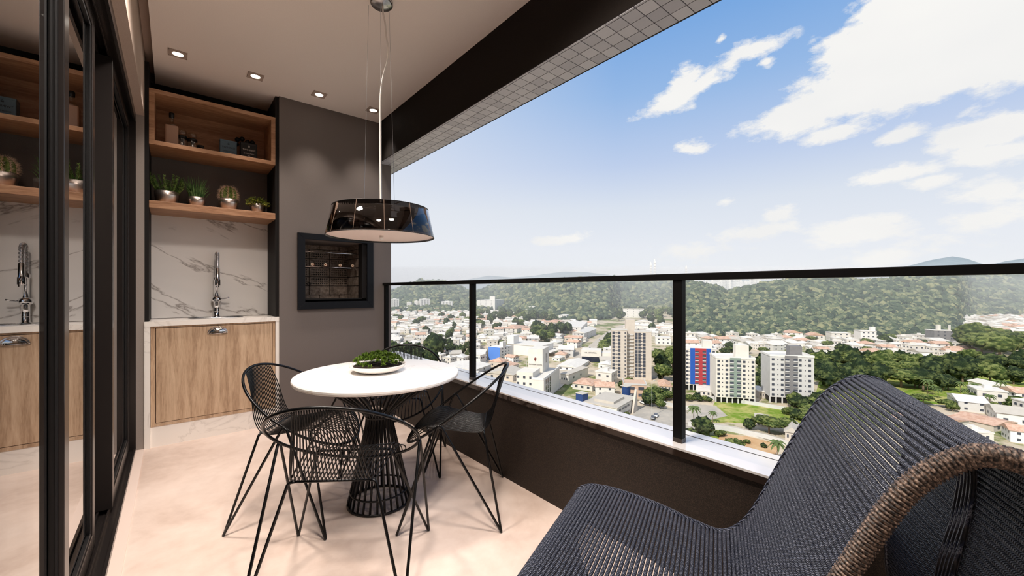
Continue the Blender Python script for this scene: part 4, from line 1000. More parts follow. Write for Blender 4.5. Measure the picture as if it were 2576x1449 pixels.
# tower of the centre: two wings and a stair core
F1 = Frame(1577, 955, 1539, 1596, 831, 12); t = bthing(F1, 'apartment_tower', 'tall beige apartment tower with two wings, left of the thick middle railing post')
W = F1.wl; Hh = F1.h
obj('wing', B(-W, 0, 0, 16, 0, Hh), M_WARM, t)
obj('wing', B(5.0, 5.0 + W * 1.12, 1.5, 17, -1, Hh - 1), M_WARM, t)
obj('stair_core', B(-.5, 5.5, 4, 14, 0, Hh + 7), M_WARM, t); obj('roof_parapet', MB().box(-W - .2, .2, -.2, .3, Hh, Hh + .9).box(4.9, 5.2 + W * 1.12, 1.3, 1.8, Hh - 1, Hh - .1), M_LGREY, t)
obj('balcony_stack', MB(), M_GREYW, t) if False else None
facade_windows(t, F1, 'l', 13, [W - 1.1, W - 4.9, ], 1.5, Hh - .6, 1.5, 1.7)
facade_windows(t, F1, 'l', 13, [W - 2.7, W - 3.5], 1.5, Hh - .6, .5, .55)
facade_windows(t, F1, 'l', 13, [1.2], 1.5, Hh - .6, .6, 1.2)
F1b = F1
def rightwing():
    pm = MB().box(-.8, .8, -.16, .02, -.95, .95).mesh('window', M_PANE); pn = MB().box(-.3, .3, -.16, .02, -.35, .35).mesh('window', M_PANE)
    for r in range(13):
        z = 1.5 + (Hh - 3.0) * (r + .5) / 13
        for x in (6.3, 8.3, 11.4): put('window', pm, t, (x, 1.5, z))
        put('window', pn, t, (9.8, 1.5, z))
        put('balcony', BAL, t, (2.2, 3.2, z - 1.0))
BAL = MB().box(-2.2, 2.4, 0, .9, 0, .25).box(-2.2, 2.4, 0, .12, .25, .9).mesh('balcony', M_LGREY)
rightwing()
# podium in brick
FP = Frame(1627, 1003, 1569, 1668, 970, 12); t2 = bthing(FP, 'podium_building', 'low brick and concrete podium building at the foot of the beige apartment tower')
obj('walls', B(-FP.wl, 0, 0, FP.wr, 0, FP.h), wallm(206, 176, 154), t2); obj('roof_edge', MB().box(-FP.wl - .2, .2, -.2, .2, FP.h, FP.h + .8).box(-.2, .2, 0, FP.wr, FP.h, FP.h + .8).box(-FP.wl, -FP.wl + .3, 0, FP.wr, FP.h, FP.h + .8), M_LGREY, t2)
facade_windows(t2, FP, 'l', 2, [3, 8, 12], 0, FP.h, 3, 1.6, per=False)

def slab_tower(F, label, strips, rows, colsl, colsr, wallm_, strip_mat, group, top=(.45, .75, 5.5), base=True):
    t = bthing(F, 'apartment_tower', label, 'building', group); W, D_, Hh = F.wl, min(F.wr, 16) if F.wr > 0 else 12, F.h
    D_ = max(D_, 9); h0 = 3.2
    obj('walls', B(-W, 0, 0, D_, h0, Hh), wallm_, t)
    obj('roof_parapet', MB().box(-W - .2, .2, -.2, .2, Hh, Hh + 1).box(-.2, .2, 0, D_, Hh, Hh + 1).box(-W - .2, -W + .2, 0, D_, Hh, Hh + 1).box(-W, 0, D_ - .3, D_, Hh, Hh + 1), M_WHITEW, t)
    obj('roof_tank_house', B(-W * top[1], -W * top[0], 2.5, 7.5, Hh, Hh + top[2]), M_GREYW if wallm_ is M_LGREY else wallm_, t)
    for (a, b_, m_) in strips: obj('facade_strip', B(-W * b_, -W * a, -.35, .05, h0 + .6, Hh + .6), m_, t)
    cb = MB(); nb_ = 7
    for k in range(nb_ + 1): x = -W * k / nb_; cb.box(x - .3, x + .3, 0, .6, 0, h0)
    for k in range(3): cb.box(-.6, 0, D_ * k / 2.2, D_ * k / 2.2 + .6, 0, h0)
    obj('column', cb, M_LGREY, t); obj('garage', B(-W + .5, -.5, 1.0, D_, 0, h0), M_GASKET, t)
    facade_windows(t, F, 'l', rows, [W * c for c in colsl[0]], h0, Hh - .2, 1.25, 1.15)
    facade_windows(t, F, 'l', rows, [W * c for c in colsl[1]], h0, Hh - .2, .45, .5)
    pm = MB().box(-.95, .95, -.42, -.3, -.5, .55).mesh('window', M_PANE); rail = MB().box(-.95, .95, -.65, -.35, -.95, -.5).mesh('balcony', M_LGREY)
    for r in range(rows):
        z = h0 + (Hh - .2 - h0) * (r + .5) / rows
        for c in colsl[2]: put('window', pm, t, (-W * c, 0, z)); put('balcony', rail, t, (-W * c, 0, z))
    if colsr: facade_windows(t, F, 'r', rows, [D_ * c for c in colsr], h0, Hh, .5, .5)
    return t
GT = 'slab towers right of the thick railing post'
F2 = Frame(1802, 985, 1722, 1822, 880, 14)
slab_tower(F2, 'white apartment tower with red and blue painted strips on its front', [(.315, .67, M_REDW), (.18, .315, M_BLUEW), (.67, .82, M_BLUEW)], 9, ([.08, .92, .245, .745], [.86, .13], [.38, .61]), None, M_CREAM, None, GT, (.1, .38, 5))
F3 = Frame(1900, 1019.5, 1801, 1917, 905, 14)
slab_tower(F3, 'cream apartment tower with a grey-green centre strip', [(.37, .64, M_GREENW)], 9, ([.06, .28, .72, .93], [.17, .83], [.415, .595]), [.5], M_CREAM, None, GT, (.12, .46, 7))
F4 = Frame(2048, 1019.5, 1937, 2052, 900, 14)
slab_tower(F4, 'pale grey apartment tower with a dark grey centre strip, rightmost of the slab towers', [(.37, .66, M_GREYW)], 8, ([.10, .31, .72, .93], [.2, .82], [.42, .61]), None, M_LGREY, None, GT, (.22, .5, 5.5))

# building with the sign tower
F5 = Frame(1371, 1012, 1299, 1428, 940, 20); t = bthing(F5, 'office_building', 'cream office building with a blank sign tower and dark lettering, seen over the sill')
obj('left_wing', B(-F5.wl, -F5.wl * .42, 0, 14, 0, F5.h), M_CREAM, t); obj('right_wing', B(-F5.wl * .42, 0, -2.5, F5.wr, 0, F5.h - 3.2), M_CREAM, t)
obj('roof_terrace', MB().box(-F5.wl * .42, 0, -2.6, -2.3, F5.h - 3.2, F5.h - 2).box(-.3, .1, -2.6, F5.wr, F5.h - 3.2, F5.h - 2), M_WHITEW, t)
facade_windows(t, F5, 'l', 3, [F5.wl * .94, F5.wl * .72, F5.wl * .5], 4, F5.h - 1, 1.3, 1.3, per=False); facade_windows(t, F5, 'r', 3, [2.5, 6.5, 11.0], 3, F5.h - 3.4, 2.2, 2.6, per=False)
FS = Frame(1365, 990, 1329, 1382, 879, 20); tw = B(-FS.wl, 0, 0, FS.wr * .9, 0, FS.h)
t3 = bthing(FS, 'sign_tower', 'plain cream sign tower with dark lettering rising over the office building'); obj('walls', tw, M_CREAM, t3)
obj('slot', B(-.02, .06, FS.wr * .45, FS.wr * .6, FS.h - 9, FS.h - 3.5), M_PANE, t3)
M_LET = mat('dark_lettering', rgb(70, 60, 58), .7); M_LETR = mat('dark_red_emblem', rgb(120, 50, 44), .7)
text_obj('lettering', 'OLIVEIRA COSTA', 1.05, M_LET, t3, (-FS.wl / 2, -.08, FS.h - 9.2), (PI / 2, 0, 0), .05)
obj('emblem', MB().tube([(-FS.wl / 2 + .5 * math.cos(a), -.1, FS.h - 5.9 + .8 * math.sin(a)) for a in [k * .5 for k in range(9)]], .22, 6).tube([(-FS.wl / 2 - .1, -.1, FS.h - 7), (-FS.wl / 2 + .1, -.1, FS.h - 5.6)], .25, 6), M_LETR, t3)

# small block with blue front, warehouse, glass-fronted shop
F6 = Frame(1258, 908, 1229, 1289, 875, 35); t = bthing(F6, 'apartment_block', 'small apartment block with a bright blue front and white side')
obj('walls', B(-F6.wl, 0, 0, F6.wr, 0, F6.h), M_WHITEW, t); obj('blue_front', B(-F6.wl, 0, -.2, .02, 0, F6.h), mat('light_blue_paint', rgb(84, 132, 208), .7), t); obj('stair_tower', B(-F6.wl * .3, 0, 4, 9, F6.h, F6.h + 4.5), M_WHITEW, t)
facade_windows(t, F6, 'l', 5, [F6.wl * .3, F6.wl * .7], 1, F6.h, 2.2, 1.2, per=False); 
facade_windows(t, F6, 'r', 4, [F6.wr * .2, F6.wr * .45, F6.wr * .7], 1, F6.h, 1.1, 1.0, per=False)
F7 = Frame(1361, 898, 1276, 1403, 872, 30); t = bthing(F7, 'warehouse', 'long white warehouse with flat roof in front of the road junction')
obj('walls', B(-F7.wl, 0, 0, F7.wr * .8, 0, F7.h), M_WHITEW, t); obj('roof', B(-F7.wl - .5, .5, -.5, F7.wr * .8 + .5, F7.h, F7.h + .6), M_ROOFP, t); obj('office_end', B(-F7.wl, -F7.wl + 7, 0, 10, 0, F7.h + 8), M_WHITEW, t)
obj('canopy', B(0, 8, 3, F7.wr * .8, F7.h * .4, F7.h * .4 + .5), M_ROOFP, t)
F8 = Frame(1512, 912, 1462, 1540, 882, 15); t = bthing(F8, 'shop_building', 'cream shop building with lettering and a dark glass front beside the road')
obj('walls', MB().box(-F8.wl, 0, 0, 14, F8.h * .45, F8.h).box(0, F8.wr * .3, 2, 12, 0, F8.h * .8), M_CREAM, t); obj('glass_front', B(-F8.wl + .5, 0, .6, 13, 0, F8.h * .45), M_DARKGL, t)
text_obj('lettering', 'VIA ARTISTICA', 1.5, M_LET, t, (-F8.wl * .52, -.1, F8.h * .78), (PI / 2, 0, 0), .05)
# low buildings with blue tanks
F9 = Frame(1552, 1060, 1470, 1600, 1028, 38); t = bthing(F9, 'school_building', 'low grey flat-roofed building with two blue water tanks, over the sill')
obj('walls', B(-F9.wl, 0, 0, F9.wr, 0, F9.h), M_CREAM, t); obj('roof', MB().box(-F9.wl - .4, .4, -.4, F9.wr + .4, F9.h, F9.h + .5).box(-F9.wl * .8, -F9.wl * .2, 4, F9.wr * .7, F9.h + .5, F9.h + 1.6), M_ROOFG, t)
obj('gable_wall', MB().prism([(-3, 0), (3, 0), (2.2, F9.h + 5), (1.6, F9.h + 5)], 'x', .5, 1.5), M_WARM, t, loc=(0, F9.wr * .8, 0))
facade_windows(t, F9, 'r', 2, [F9.wr * k / 7 for k in (1, 2, 3, 4)], 0, F9.h, F9.wr / 10, .9, per=False)
for (u, vb, vt, ww, lab) in ((1464, 1012, 989, 24, 'left blue box-shaped water tank above the sill'), (1575, 992, 971, 21, 'right blue round water tank behind the grey flat roof')):
    D = vdep(vb + 25); p = at(u, D, CAM_H - (vb - HOR) / F_PX * D); w = ww / F_PX * D / 2; hh = (vb - vt) / F_PX * D
    tt = thing('water_tank', lab, 'water tank', (p.x, p.y, G), 0); hz = p.z - G
    obj('tank', MB().lathe([(w, hz), (w, hz + hh), (w * .8, hz + hh + .2)], n=20) if ww < 22 else B(-w * .9, w * .9, -w * .9, w * .9, hz, hz + hh), mat('blue_tank', rgb(34, 62, 112), .5), tt)
    obj('tower', MB().box(-w * .85, -w * .6, -w * .8, -w * .5, 0, hz).box(w * .6, w * .85, -w * .8, -w * .5, 0, hz).box(-w * .85, -w * .6, w * .5, w * .8, 0, hz).box(w * .6, w * .85, w * .5, w * .8, 0, hz).box(-w, w, -w, w, hz - .4, hz), M_LGREY, tt)
    obj('lid', MB().box(-w * .95, w * .95, -w * .95, w * .95, hz + hh, hz + hh + .3), M_ROOFG, tt)

# other hand-placed low buildings  (uc, vb, ul, ur, vt, rot, wall, roof kind, roof mat, label)
def gable(mb, x0, x1, y0, y1, z, hr, ov=.5):
    xm = (x0 + x1) / 2
    mb.add([(x0 - ov, y0 - ov, z), (x1 + ov, y0 - ov, z), (x1 + ov, y1 + ov, z), (x0 - ov, y1 + ov, z), (xm, y0 - ov, z + hr), (xm, y1 + ov, z + hr)], [(0, 1, 4), (1, 2, 5, 4), (2, 3, 5), (3, 0, 4, 5), (0, 3, 2, 1)])
def hip(mb, x0, x1, y0, y1, z, hr, ov=.5):
    d = min(x1 - x0, y1 - y0) / 2; xa, xb = (x0 + d, x1 - d) if (x1 - x0) > (y1 - y0) else ((x0 + x1) / 2 - .01, (x0 + x1) / 2 + .01); ya, yb_ = ((y0 + y1) / 2,) * 2 if (x1 - x0) > (y1 - y0) else (y0 + d, y1 - d)
    if (x1 - x0) > (y1 - y0): r0, r1 = (xa, ya), (xb, ya)
    else: r0, r1 = ((x0 + x1) / 2, ya), ((x0 + x1) / 2, yb_)
    v = [(x0 - ov, y0 - ov, z), (x1 + ov, y0 - ov, z), (x1 + ov, y1 + ov, z), (x0 - ov, y1 + ov, z), r0 + (z + hr,), r1 + (z + hr,)]
    if (x1 - x0) > (y1 - y0): f = [(0, 1, 5, 4), (1, 2, 5), (2, 3, 4, 5), (3, 0, 4), (0, 3, 2, 1)]
    else: f = [(0, 1, 4), (1, 2, 5, 4), (2, 3, 5), (3, 0, 4, 5), (0, 3, 2, 1)]
    mb.add(v, f)
LOW = [
 (1208, 925, 1196, 1222, 893, 30, M_CREAM, 'flat', M_ROOFP, 'four-storey cream block right behind the slim railing post', 'apartment_block'),
 (1190, 945, 1100, 1235, 925, 25, M_LGREY, 'gable', M_ROOFP, 'grey shed with pale gabled roof behind the marble table edge', 'shed'),
 (1290, 960, 1225, 1320, 935, 25, M_WARM, 'gable', M_ROOFG, 'long grey-roofed workshop left of the office building', 'workshop'),
 (1430, 968, 1410, 1480, 942, 35, M_CREAM, 'flat', M_ROOFG, 'two-storey house with flat grey roof right of the office building', 'house'),
 (1490, 985, 1440, 1512, 962, 30, M_CREAM, 'hip', M_TERRA, 'cream house with a tiled hip roof behind the flat-roofed building', 'house'),
 (1452, 935, 1400, 1490, 920, 25, M_WHITEW, 'gable', M_ROOFP, 'white shed with pale roof beside the wide road', 'shed'),
 (1530, 958, 1500, 1566, 945, 20, M_LGREY, 'gable', M_ROOFG, 'grey gabled shed left of the podium', 'shed'),
 (1300, 838, 1262, 1330, 822, 25, M_CREAM, 'hip', M_TERRA, 'house with terracotta hip roof near the foot of the left hill', 'house'),
 (1245, 782, 1200, 1268, 755, 20, M_WHITEW, 'flat', M_ROOFP, 'large white building with a corner turret under the left hill', 'institution'),
 (1330, 775, 1290, 1352, 757, 20, M_WHITEW, 'hip', M_ROOFP, 'white mansion with a small roof lantern under the hill', 'mansion'),
 (1404, 828, 1368, 1420, 806, 25, M_WARM, 'hip', M_TERRA, 'wide house with terracotta roof at the foot of the middle hill', 'house'),
 (1425, 808, 1405, 1437, 793, 25, M_WHITEW, 'flat', M_ROOFP, 'small white cubic house at the foot of the middle hill', 'house'),
 (1462, 838, 1405, 1480, 824, 15, M_WHITEW, 'flat', M_ROOFP, 'long low white shop left of the avenue', 'shop'),
 (1470, 855, 1440, 1500, 832, 25, M_LGREY, 'gable', M_ROOFP, 'white-roofed hall with dark gable beside the avenue', 'hall'),
 (1620, 800, 1568, 1695, 777, 12, M_WHITEW, 'flat', M_ROOFG, 'long white factory between the hills left of the thick post', 'factory'),
 (1640, 822, 1600, 1690, 806, 15, M_WHITEW, 'gable', M_ROOFP, 'red and white warehouse behind the beige tower', 'warehouse'),
 (1688, 868, 1650, 1700, 850, 15, M_WHITEW, 'flat', M_ROOFP, 'white building right behind the beige tower roof', 'building'),
 (1690, 985, 1660, 1725, 966, 15, M_WARM, 'gable', M_TERRA, 'house with terracotta roof behind the thick railing post', 'house'),
 (1790, 1000, 1752, 1800, 984, 25, M_CREAM, 'flat', M_ROOFP, 'small pavilion with flat pale roof in front of the red and blue tower', 'pavilion'),
 (1930, 1003, 1917, 1938, 985, 14, M_WARM, 'flat', M_ROOFP, 'low garage between the cream and the grey towers', 'garage'),
 (1935, 1075, 1902, 1945, 1060, 30, M_CREAM, 'hip', M_ROOFG, 'small gazebo with pyramid roof on the grass lot', 'gazebo'),
 (2010, 1115, 1975, 2060, 1078, 35, M_WARM, 'gable', M_ROOFG, 'cream house with arched gate left of the lounge chair', 'house'),
 (2030, 1165, 1995, 2110, 1145, 35, M_LGREY, 'flat', M_ROOFP, 'flat pale roof behind the lounge chair near the sill', 'building'),
 (2438, 1075, 2330, 2500, 1048, -15, M_CREAM, 'gable', M_TERRA, 'long building with terracotta roof right of the lounge chair head', 'hall'),
 (2470, 1140, 2400, 2640, 1095, -15, M_LGREY, 'gable', M_ROOFG, 'grey hangar roof at the right edge of the view', 'hangar'),
 (2560, 1078, 2500, 2660, 1055, -15, M_WARM, 'gable', M_TERRA, 'brown-roofed shed at the right edge of the view', 'shed'),
 (2545, 985, 2490, 2600, 965, 10, M_WHITEW, 'gable', M_ROOFP, 'white hall among the trees at the right edge', 'hall'),
 (2405, 865, 2350, 2418, 832, 15, M_GREYW, 'flat', M_ROOFP, 'grey blank-walled building with chimneys under the right hill', 'building'),
 (2205, 862, 2165, 2215, 833, 15, M_WHITEW, 'flat', M_ROOFP, 'white modern three-storey house with roof tower under the hill', 'house'),
 (2140, 862, 2092, 2146, 838, 15, M_CREAM, 'flat', M_ROOFP, 'cream row house block left of the white modern house', 'house'),
 (2075, 860, 2035, 2090, 838, 15, M_CREAM, 'gable', M_TERRA, 'pair of cream gabled houses under the hill behind the grey tower', 'house'),
 (2020, 850, 1975, 2034, 832, 15, M_WHITEW, 'gable', M_TERRA, 'white house with reddish gable behind the roof of the grey tower', 'house'),
]
for (uc, vb, ul, ur, vt, rot, wm, kind, rm, lab, nm) in LOW:
    F = Frame(uc, vb, ul, ur, vt, rot); t = bthing(F, nm.replace(' ', '_'), lab, nm if nm in ('house', 'shed', 'warehouse') else 'building')
    wl, wr, hh = F.wl, max(6, F.wr), F.h; rb = MB()
    if kind == 'flat': obj('walls', B(-wl, 0, 0, wr, 0, hh - .5), wm, t); rb.box(-wl - .3, .3, -.3, wr + .3, hh - .5, hh)
    else:
        hr = min(hh * .35, 3.0); obj('walls', B(-wl, 0, 0, wr, 0, hh - hr), wm, t); (gable if kind == 'gable' else hip)(rb, -wl, 0, 0, wr, hh - hr, hr)
    obj('roof', rb, rm, t); nr = max(1, int(hh / 3.4))
    facade_windows(t, F, 'l', nr, [wl * k for k in (.2, .5, .8)], .3, hh - (0 if kind == 'flat' else hh * .3), min(1.5, wl * .12), 1.2, per=False)
    facade_windows(t, F, 'r', nr, [wr * k for k in (.25, .6)], .3, hh - (0 if kind == 'flat' else hh * .3), 1.4, 1.2, per=False)
    if 'turret' in lab or 'tower under' in lab: obj('turret', B(-wl * .3, -.5, 1, 5, hh, hh * 1.35), wm, t)
    if 'chimneys' in lab: obj('chimney', MB().box(-wl * .75, -wl * .6, 3, 6, hh, hh + 6).box(-wl * .2, -wl * .15, 3, 5, hh, hh + 6), M_CREAM, t)
    if 'lantern' in lab: obj('lantern', MB().lathe([(2.5, hh - 1), (2.5, hh + 2), (.1, hh + 4)], -wl / 2, wr / 2, 12), wm, t)
    if 'arched' in lab: obj('arched_gate', MB().prism([(-2 + -.0, 0), (2, 0)] + [(2 * math.cos(PI * k / 8), 2.2 + 1.4 * math.sin(PI * k / 8)) for k in range(9)], 'x', -.02, .12), M_DARKGL, t, loc=(0, wr * .45, 0))
# boundary walls
for pix, hw, lab in (([(1775, 1005), (1840, 1012), (1915, 1024), (1985, 1036)], 2.2, 'long grey boundary wall in front of the slab towers'), ([(1730, 1072), (1830, 1084), (1930, 1106), (2040, 1140)], 2.0, 'pale street wall beyond the sill, between lot and road'), ([(1640, 1010), (1690, 1024), (1740, 1034)], 2.0, 'white wall along the parking ground')):
    P = [gpt(u, v) for u, v in pix]; mb = MB()
    for a, b_ in zip(P, P[1:]):
        d = (b_ - a).normalized(); s_ = Vector((-d.y, d.x, 0)) * .15; mb.add([a - s_, b_ - s_, b_ + s_, a + s_] + [p + Vector((0, 0, hw)) for p in (a - s_, b_ - s_, b_ + s_, a + s_)], [(0, 1, 5, 4), (2, 3, 7, 6), (4, 5, 6, 7), (0, 4, 7, 3), (1, 2, 6, 5)])
    tag(obj('boundary_wall', mb, M_LGREY), lab, 'wall')
# distant white skyline in the dip between the hills, and far towers over the rail
rs_ = random.Random(4); sky_towers = []
for k in range(26):
    u = 1752 + 6.3 * k + rs_.uniform(-2, 2); D = 2500 + rs_.uniform(-200, 200); w = rs_.uniform(10, 17); vt = rs_.uniform(696, 712); sky_towers.append((u, D, w, vt, 'white high-rise@in the distant skyline between the hills', 'distant skyline between the hills'))
for (u, w, vt) in ((1637, 8, 663), (1647, 8, 656), (1726, 8, 671)): sky_towers.append((u, 3300, w, vt, 'faint slender high-rise showing above the railing' + (' at the thick post' if u > 1700 else '@left of the thick post'), 'faint towers over the rail'))
for (u, w, vt) in ((993, 26, 752), (1030, 14, 760), (1048, 12, 757), (1068, 30, 752), (1125, 34, 758)): sky_towers.append((u, 1150, w * 1.0, vt, 'pale hazy tower block at the foot of the left hill', 'tower blocks under the left hill'))
proto = {}
for (u, D, w, vt, lab, grp) in sky_towers:
    ww = w * D / 1015 * (.55 if D > 2000 else .8); zt_ = CAM_H + (HOR - vt) / F_PX * D; p = at(u, D, G)
    key = (D > 2000)
    if key not in proto:
        wbx = MB(); wbx.cm = 0; wbx.box(-.5, .5, -.4, .4, 0, 1); wbx.box(-.2, .2, -.2, .2, 1, 1.05); wbx.cm = 1
        for r in range(12):
            for c in (-.3, 0, .3): wbx.box(c - .06, c + .06, -.41, -.39, .05 + r * .077, .09 + r * .077)
        proto[key] = wbx.mesh('high_rise', [M_WHITEW, M_GREYW])
    tag(put('high_rise', proto[key], None, (p.x, p.y, G), (0, 0, -YAW + rs_.uniform(-.4, .4)), (ww, ww * .8, zt_ - G)), lab, 'building', grp)

# ---- houses of the town ----------------------------------------------------
def blocked(p, r):
    for c, q_ in BLOCKED:
        if (p.x - c.x) ** 2 + (p.y - c.y) ** 2 < (q_ + r) ** 2: return True
    for c in RD:
        if (p.x - c.x) ** 2 + (p.y - c.y) ** 2 < (11 + r) ** 2: return True
    return False
REG = [  # u0,u1,v0,v1, spacing, style weights, group
 (975, 1195, 782, 900, 15, 'w', 'left town'), (1195, 1345, 788, 872, 15, 'w', 'town by the slim post'),
 (1330, 1500, 812, 850, 15, 'm', 'middle hill foot'), (1400, 1530, 905, 1000, 16, 'm', 'blocks by the office building'),
 (1395, 1545, 846, 905, 15, 'm', 'avenue quarter'), (1060, 1300, 890, 965, 17, 'm', 'warehouse quarter'), (1728, 2060, 850, 880, 14, 'w', 'area behind slab towers'), (2060, 2430, 855, 902, 14, 'w', 'right hill foot'),
 (2415, 2640, 798, 850, 15, 'w', 'far right slope'), (2400, 2640, 1010, 1130, 20, 'm', 'lower right'), (1560, 1700, 822, 845, 15, 'm', 'area behind beige tower')]
def house_proto(wm, kind, rm, w, d, h, hr):
    mb = MB(); mb.cm = 0; mb.box(-w / 2, w / 2, -d / 2, d / 2, 0, h); mb.cm = 1
    for z in ([1.5] if h < 4.5 else [1.5, 4.5]):
        for x in (-.3, 0, .3): mb.box(w * x - .6, w * x + .6, -d / 2 - .06, d / 2 + .06, z - .55, z + .6)
        for y in (-.25, .25): mb.box(-w / 2 - .06, w / 2 + .06, d * y - .6, d * y + .6, z - .55, z + .6)
    me = mb.mesh('house', [wm, M_PANE]); rb = MB()
    if kind == 'flat': rb.box(-w / 2 - .25, w / 2 + .25, -d / 2 - .25, d / 2 + .25, h, h + .5).box(-1.2, 1.2, -1.2, 1.2, h + .5, h + 2)
    else: (gable if kind == 'gable' else hip)(rb, -w / 2, w / 2, -d / 2, d / 2, h, hr)
    return me, rb.mesh('roof', rm)
HP = [(house_proto(M_WHITEW, 'hip', M_ROOFP, 11, 9, 3.4, 2.0), 'white single-storey house with pale hip roof'), (house_proto(M_WHITEW, 'gable', M_TERRA, 10, 11, 5.6, 2.2), 'white two-storey house with terracotta gable roof'),
      (house_proto(M_CREAM, 'flat', M_ROOFP, 9, 9, 6.2, 0), 'cream two-storey house with flat roof'), (house_proto(M_WARM, 'hip', M_TERRA, 11, 10, 3.6, 2.2), 'warm-toned house with terracotta hip roof'),
      (house_proto(M_WHITEW, 'gable', M_ROOFG, 13, 9, 3.8, 1.8), 'white house with grey gable roof'), (house_proto(M_LGREY, 'gable', M_ROOFP, 20, 11, 5.0, 2.0), 'grey shed with pale gable roof')]
placed = []; cand = []
rsh = random.Random(11)
for (u0, u1, v0, v1, spc, sty, grp) in REG:
    for k in range(2600):
        u = rsh.uniform(u0, u1); q_ = rsh.random(); D0, D1 = vdep(v1), vdep(v0); D = math.sqrt(D0 * D0 + (D1 * D1 - D0 * D0) * q_); p = at(u, D, 0)
        Z, tt_ = terrain(np.array([u]), np.array([D]))
        if tt_[0] > .22 or blocked(p, 6): continue
        if any((p.x - a.x) ** 2 + (p.y - a.y) ** 2 < spc * spc for a in placed): continue
        placed.append(p); cand.append((D, p, max(G, float(Z[0])), grp, rsh.random(), rsh.uniform(-.3, .3) + (.5 if sty == 'm' else .9), rsh.uniform(.8, 1.25)))
cand.sort(key=lambda c: c[0])
rest = MB(); restm = []
for i, (D, p, z, grp, r_, rz, sc_) in enumerate(cand):
    j = (0, 2, 4, 1, 0, 2, 5, 0, 4, 2, 0, 3, 4, 2, 5)[int(r_ * 15) % 15]; (wm_, rm_), lb = HP[j]
    if i < 285:
        h_ = tag(put('house', wm_, None, (p.x, p.y, z), (0, 0, rz), (sc_,) * 3), lb.replace('two-storey', 'tall').replace('single-storey', 'low') + '@in ' + grp, 'house', 'houses in the ' + grp); put('roof', rm_, h_)
    else:
        co, si = math.cos(rz), math.sin(rz); w, d, h = 11 * sc_, 10 * sc_, (3.5, 5.8)[i % 2] * sc_
        tmp = MB(); tmp.box(-w / 2, w / 2, -d / 2, d / 2, -3, h); rest.cm = 0; rest.add([(p.x + x * co - y * si, p.y + x * si + y * co, z + q_) for x, y, q_ in tmp.v], tmp.f)
        tmp = MB(); (hip if i % 3 else gable)(tmp, -w / 2, w / 2, -d / 2, d / 2, h, 2.2); rest.cm = 1 if r_ < .6 else (2 if r_ < .75 else 3); rest.add([(p.x + x * co - y * si, p.y + x * si + y * co, z + q_) for x, y, q_ in tmp.v], tmp.f)
if rest.v:
    o = obj('distant_houses', rest, [M_WHITEW, M_ROOFP, M_TERRA, M_ROOFG]); o['kind'] = 'stuff'; tag(o, 'hazy mass of distant small houses at the far edge of the town', 'houses')
print('HOUSES', len(cand))

# ---- trees -----------------------------------------------------------------
def crown_mesh(seed, nl, flat, spread, name='crown', mt_=None, tb=.3):
    rs = np.random.RandomState(seed); v2, f2 = ico(3); VV = []; FF = []; T = []; o = 0
    for k in range(nl):
        a = 2 * PI * k / nl + rs.rand(); rr = spread * (.0 if k == 0 else rs.uniform(.4, .75)); r = rs.uniform(.42, .62) if k else .68
        c = np.array([rr * math.cos(a), rr * math.sin(a), (rs.uniform(-.2, .25) if k else .15) * flat])
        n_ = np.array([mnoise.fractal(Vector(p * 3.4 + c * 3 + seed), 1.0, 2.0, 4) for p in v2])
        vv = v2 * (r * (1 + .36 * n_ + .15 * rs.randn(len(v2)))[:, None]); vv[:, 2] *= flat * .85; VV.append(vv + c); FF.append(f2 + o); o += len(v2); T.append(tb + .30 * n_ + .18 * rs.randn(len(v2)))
    return npmesh(name, np.concatenate(VV), np.concatenate(FF), mt_ or M_TREE, False, np.concatenate(T))
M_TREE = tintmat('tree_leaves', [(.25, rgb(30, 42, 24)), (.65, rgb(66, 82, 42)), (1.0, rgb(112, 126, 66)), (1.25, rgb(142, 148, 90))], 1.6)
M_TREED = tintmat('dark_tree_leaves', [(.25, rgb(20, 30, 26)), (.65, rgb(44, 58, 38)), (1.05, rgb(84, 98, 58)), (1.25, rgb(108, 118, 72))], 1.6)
M_TRUNK = mat('tree_trunk', rgb(136, 118, 98), .9)
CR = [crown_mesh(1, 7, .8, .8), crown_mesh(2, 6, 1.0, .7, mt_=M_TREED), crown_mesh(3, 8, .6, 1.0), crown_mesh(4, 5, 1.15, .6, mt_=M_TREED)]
TRK = MB().tube([(0, 0, -1.4), (0.02, 0, -.7), (0, .02, 0)], .07, 6, rfun=lambda i: (.09, .065, .05)[i]).mesh('trunk', M_TRUNK, True)
def palm_meshes():
    fr = MB()
    for k in range(16):
        a = 2 * PI * k / 16 + .2 * (k % 2); up = .9 if k % 2 else .35; d = Vector((math.cos(a), math.sin(a), 0)); P = [d * (i / 6) + Vector((0, 0, up * (i / 6) - 1.15 * (i / 6) ** 2)) for i in range(7)]
        s_ = Vector((-d.y, d.x, 0))
        for i in range(6):
            w = .17 * math.sin(PI * (i + .8) / 7); w2 = .17 * math.sin(PI * (i + 1.8) / 7); q0, q1 = P[i], P[i + 1]
            for sg in (-1, 1): fr.add([q0, q1, q1 + s_ * sg * w2 - Vector((0, 0, w2 * .7)), q0 + s_ * sg * w - Vector((0, 0, w * .7))], [(0, 1, 2, 3)])
    tr = MB().tube([(0, 0, -2.6), (.06, 0, -1.2), (0, 0, 0)], .05, 6, rfun=lambda i: (.07, .05, .045)[i])
    return fr.mesh('fronds', mat('palm_frond', rgb(84, 100, 52), .7)), tr.mesh('trunk', M_TRUNK, True)
PFM, PTM = palm_meshes()
NT_ = [0]
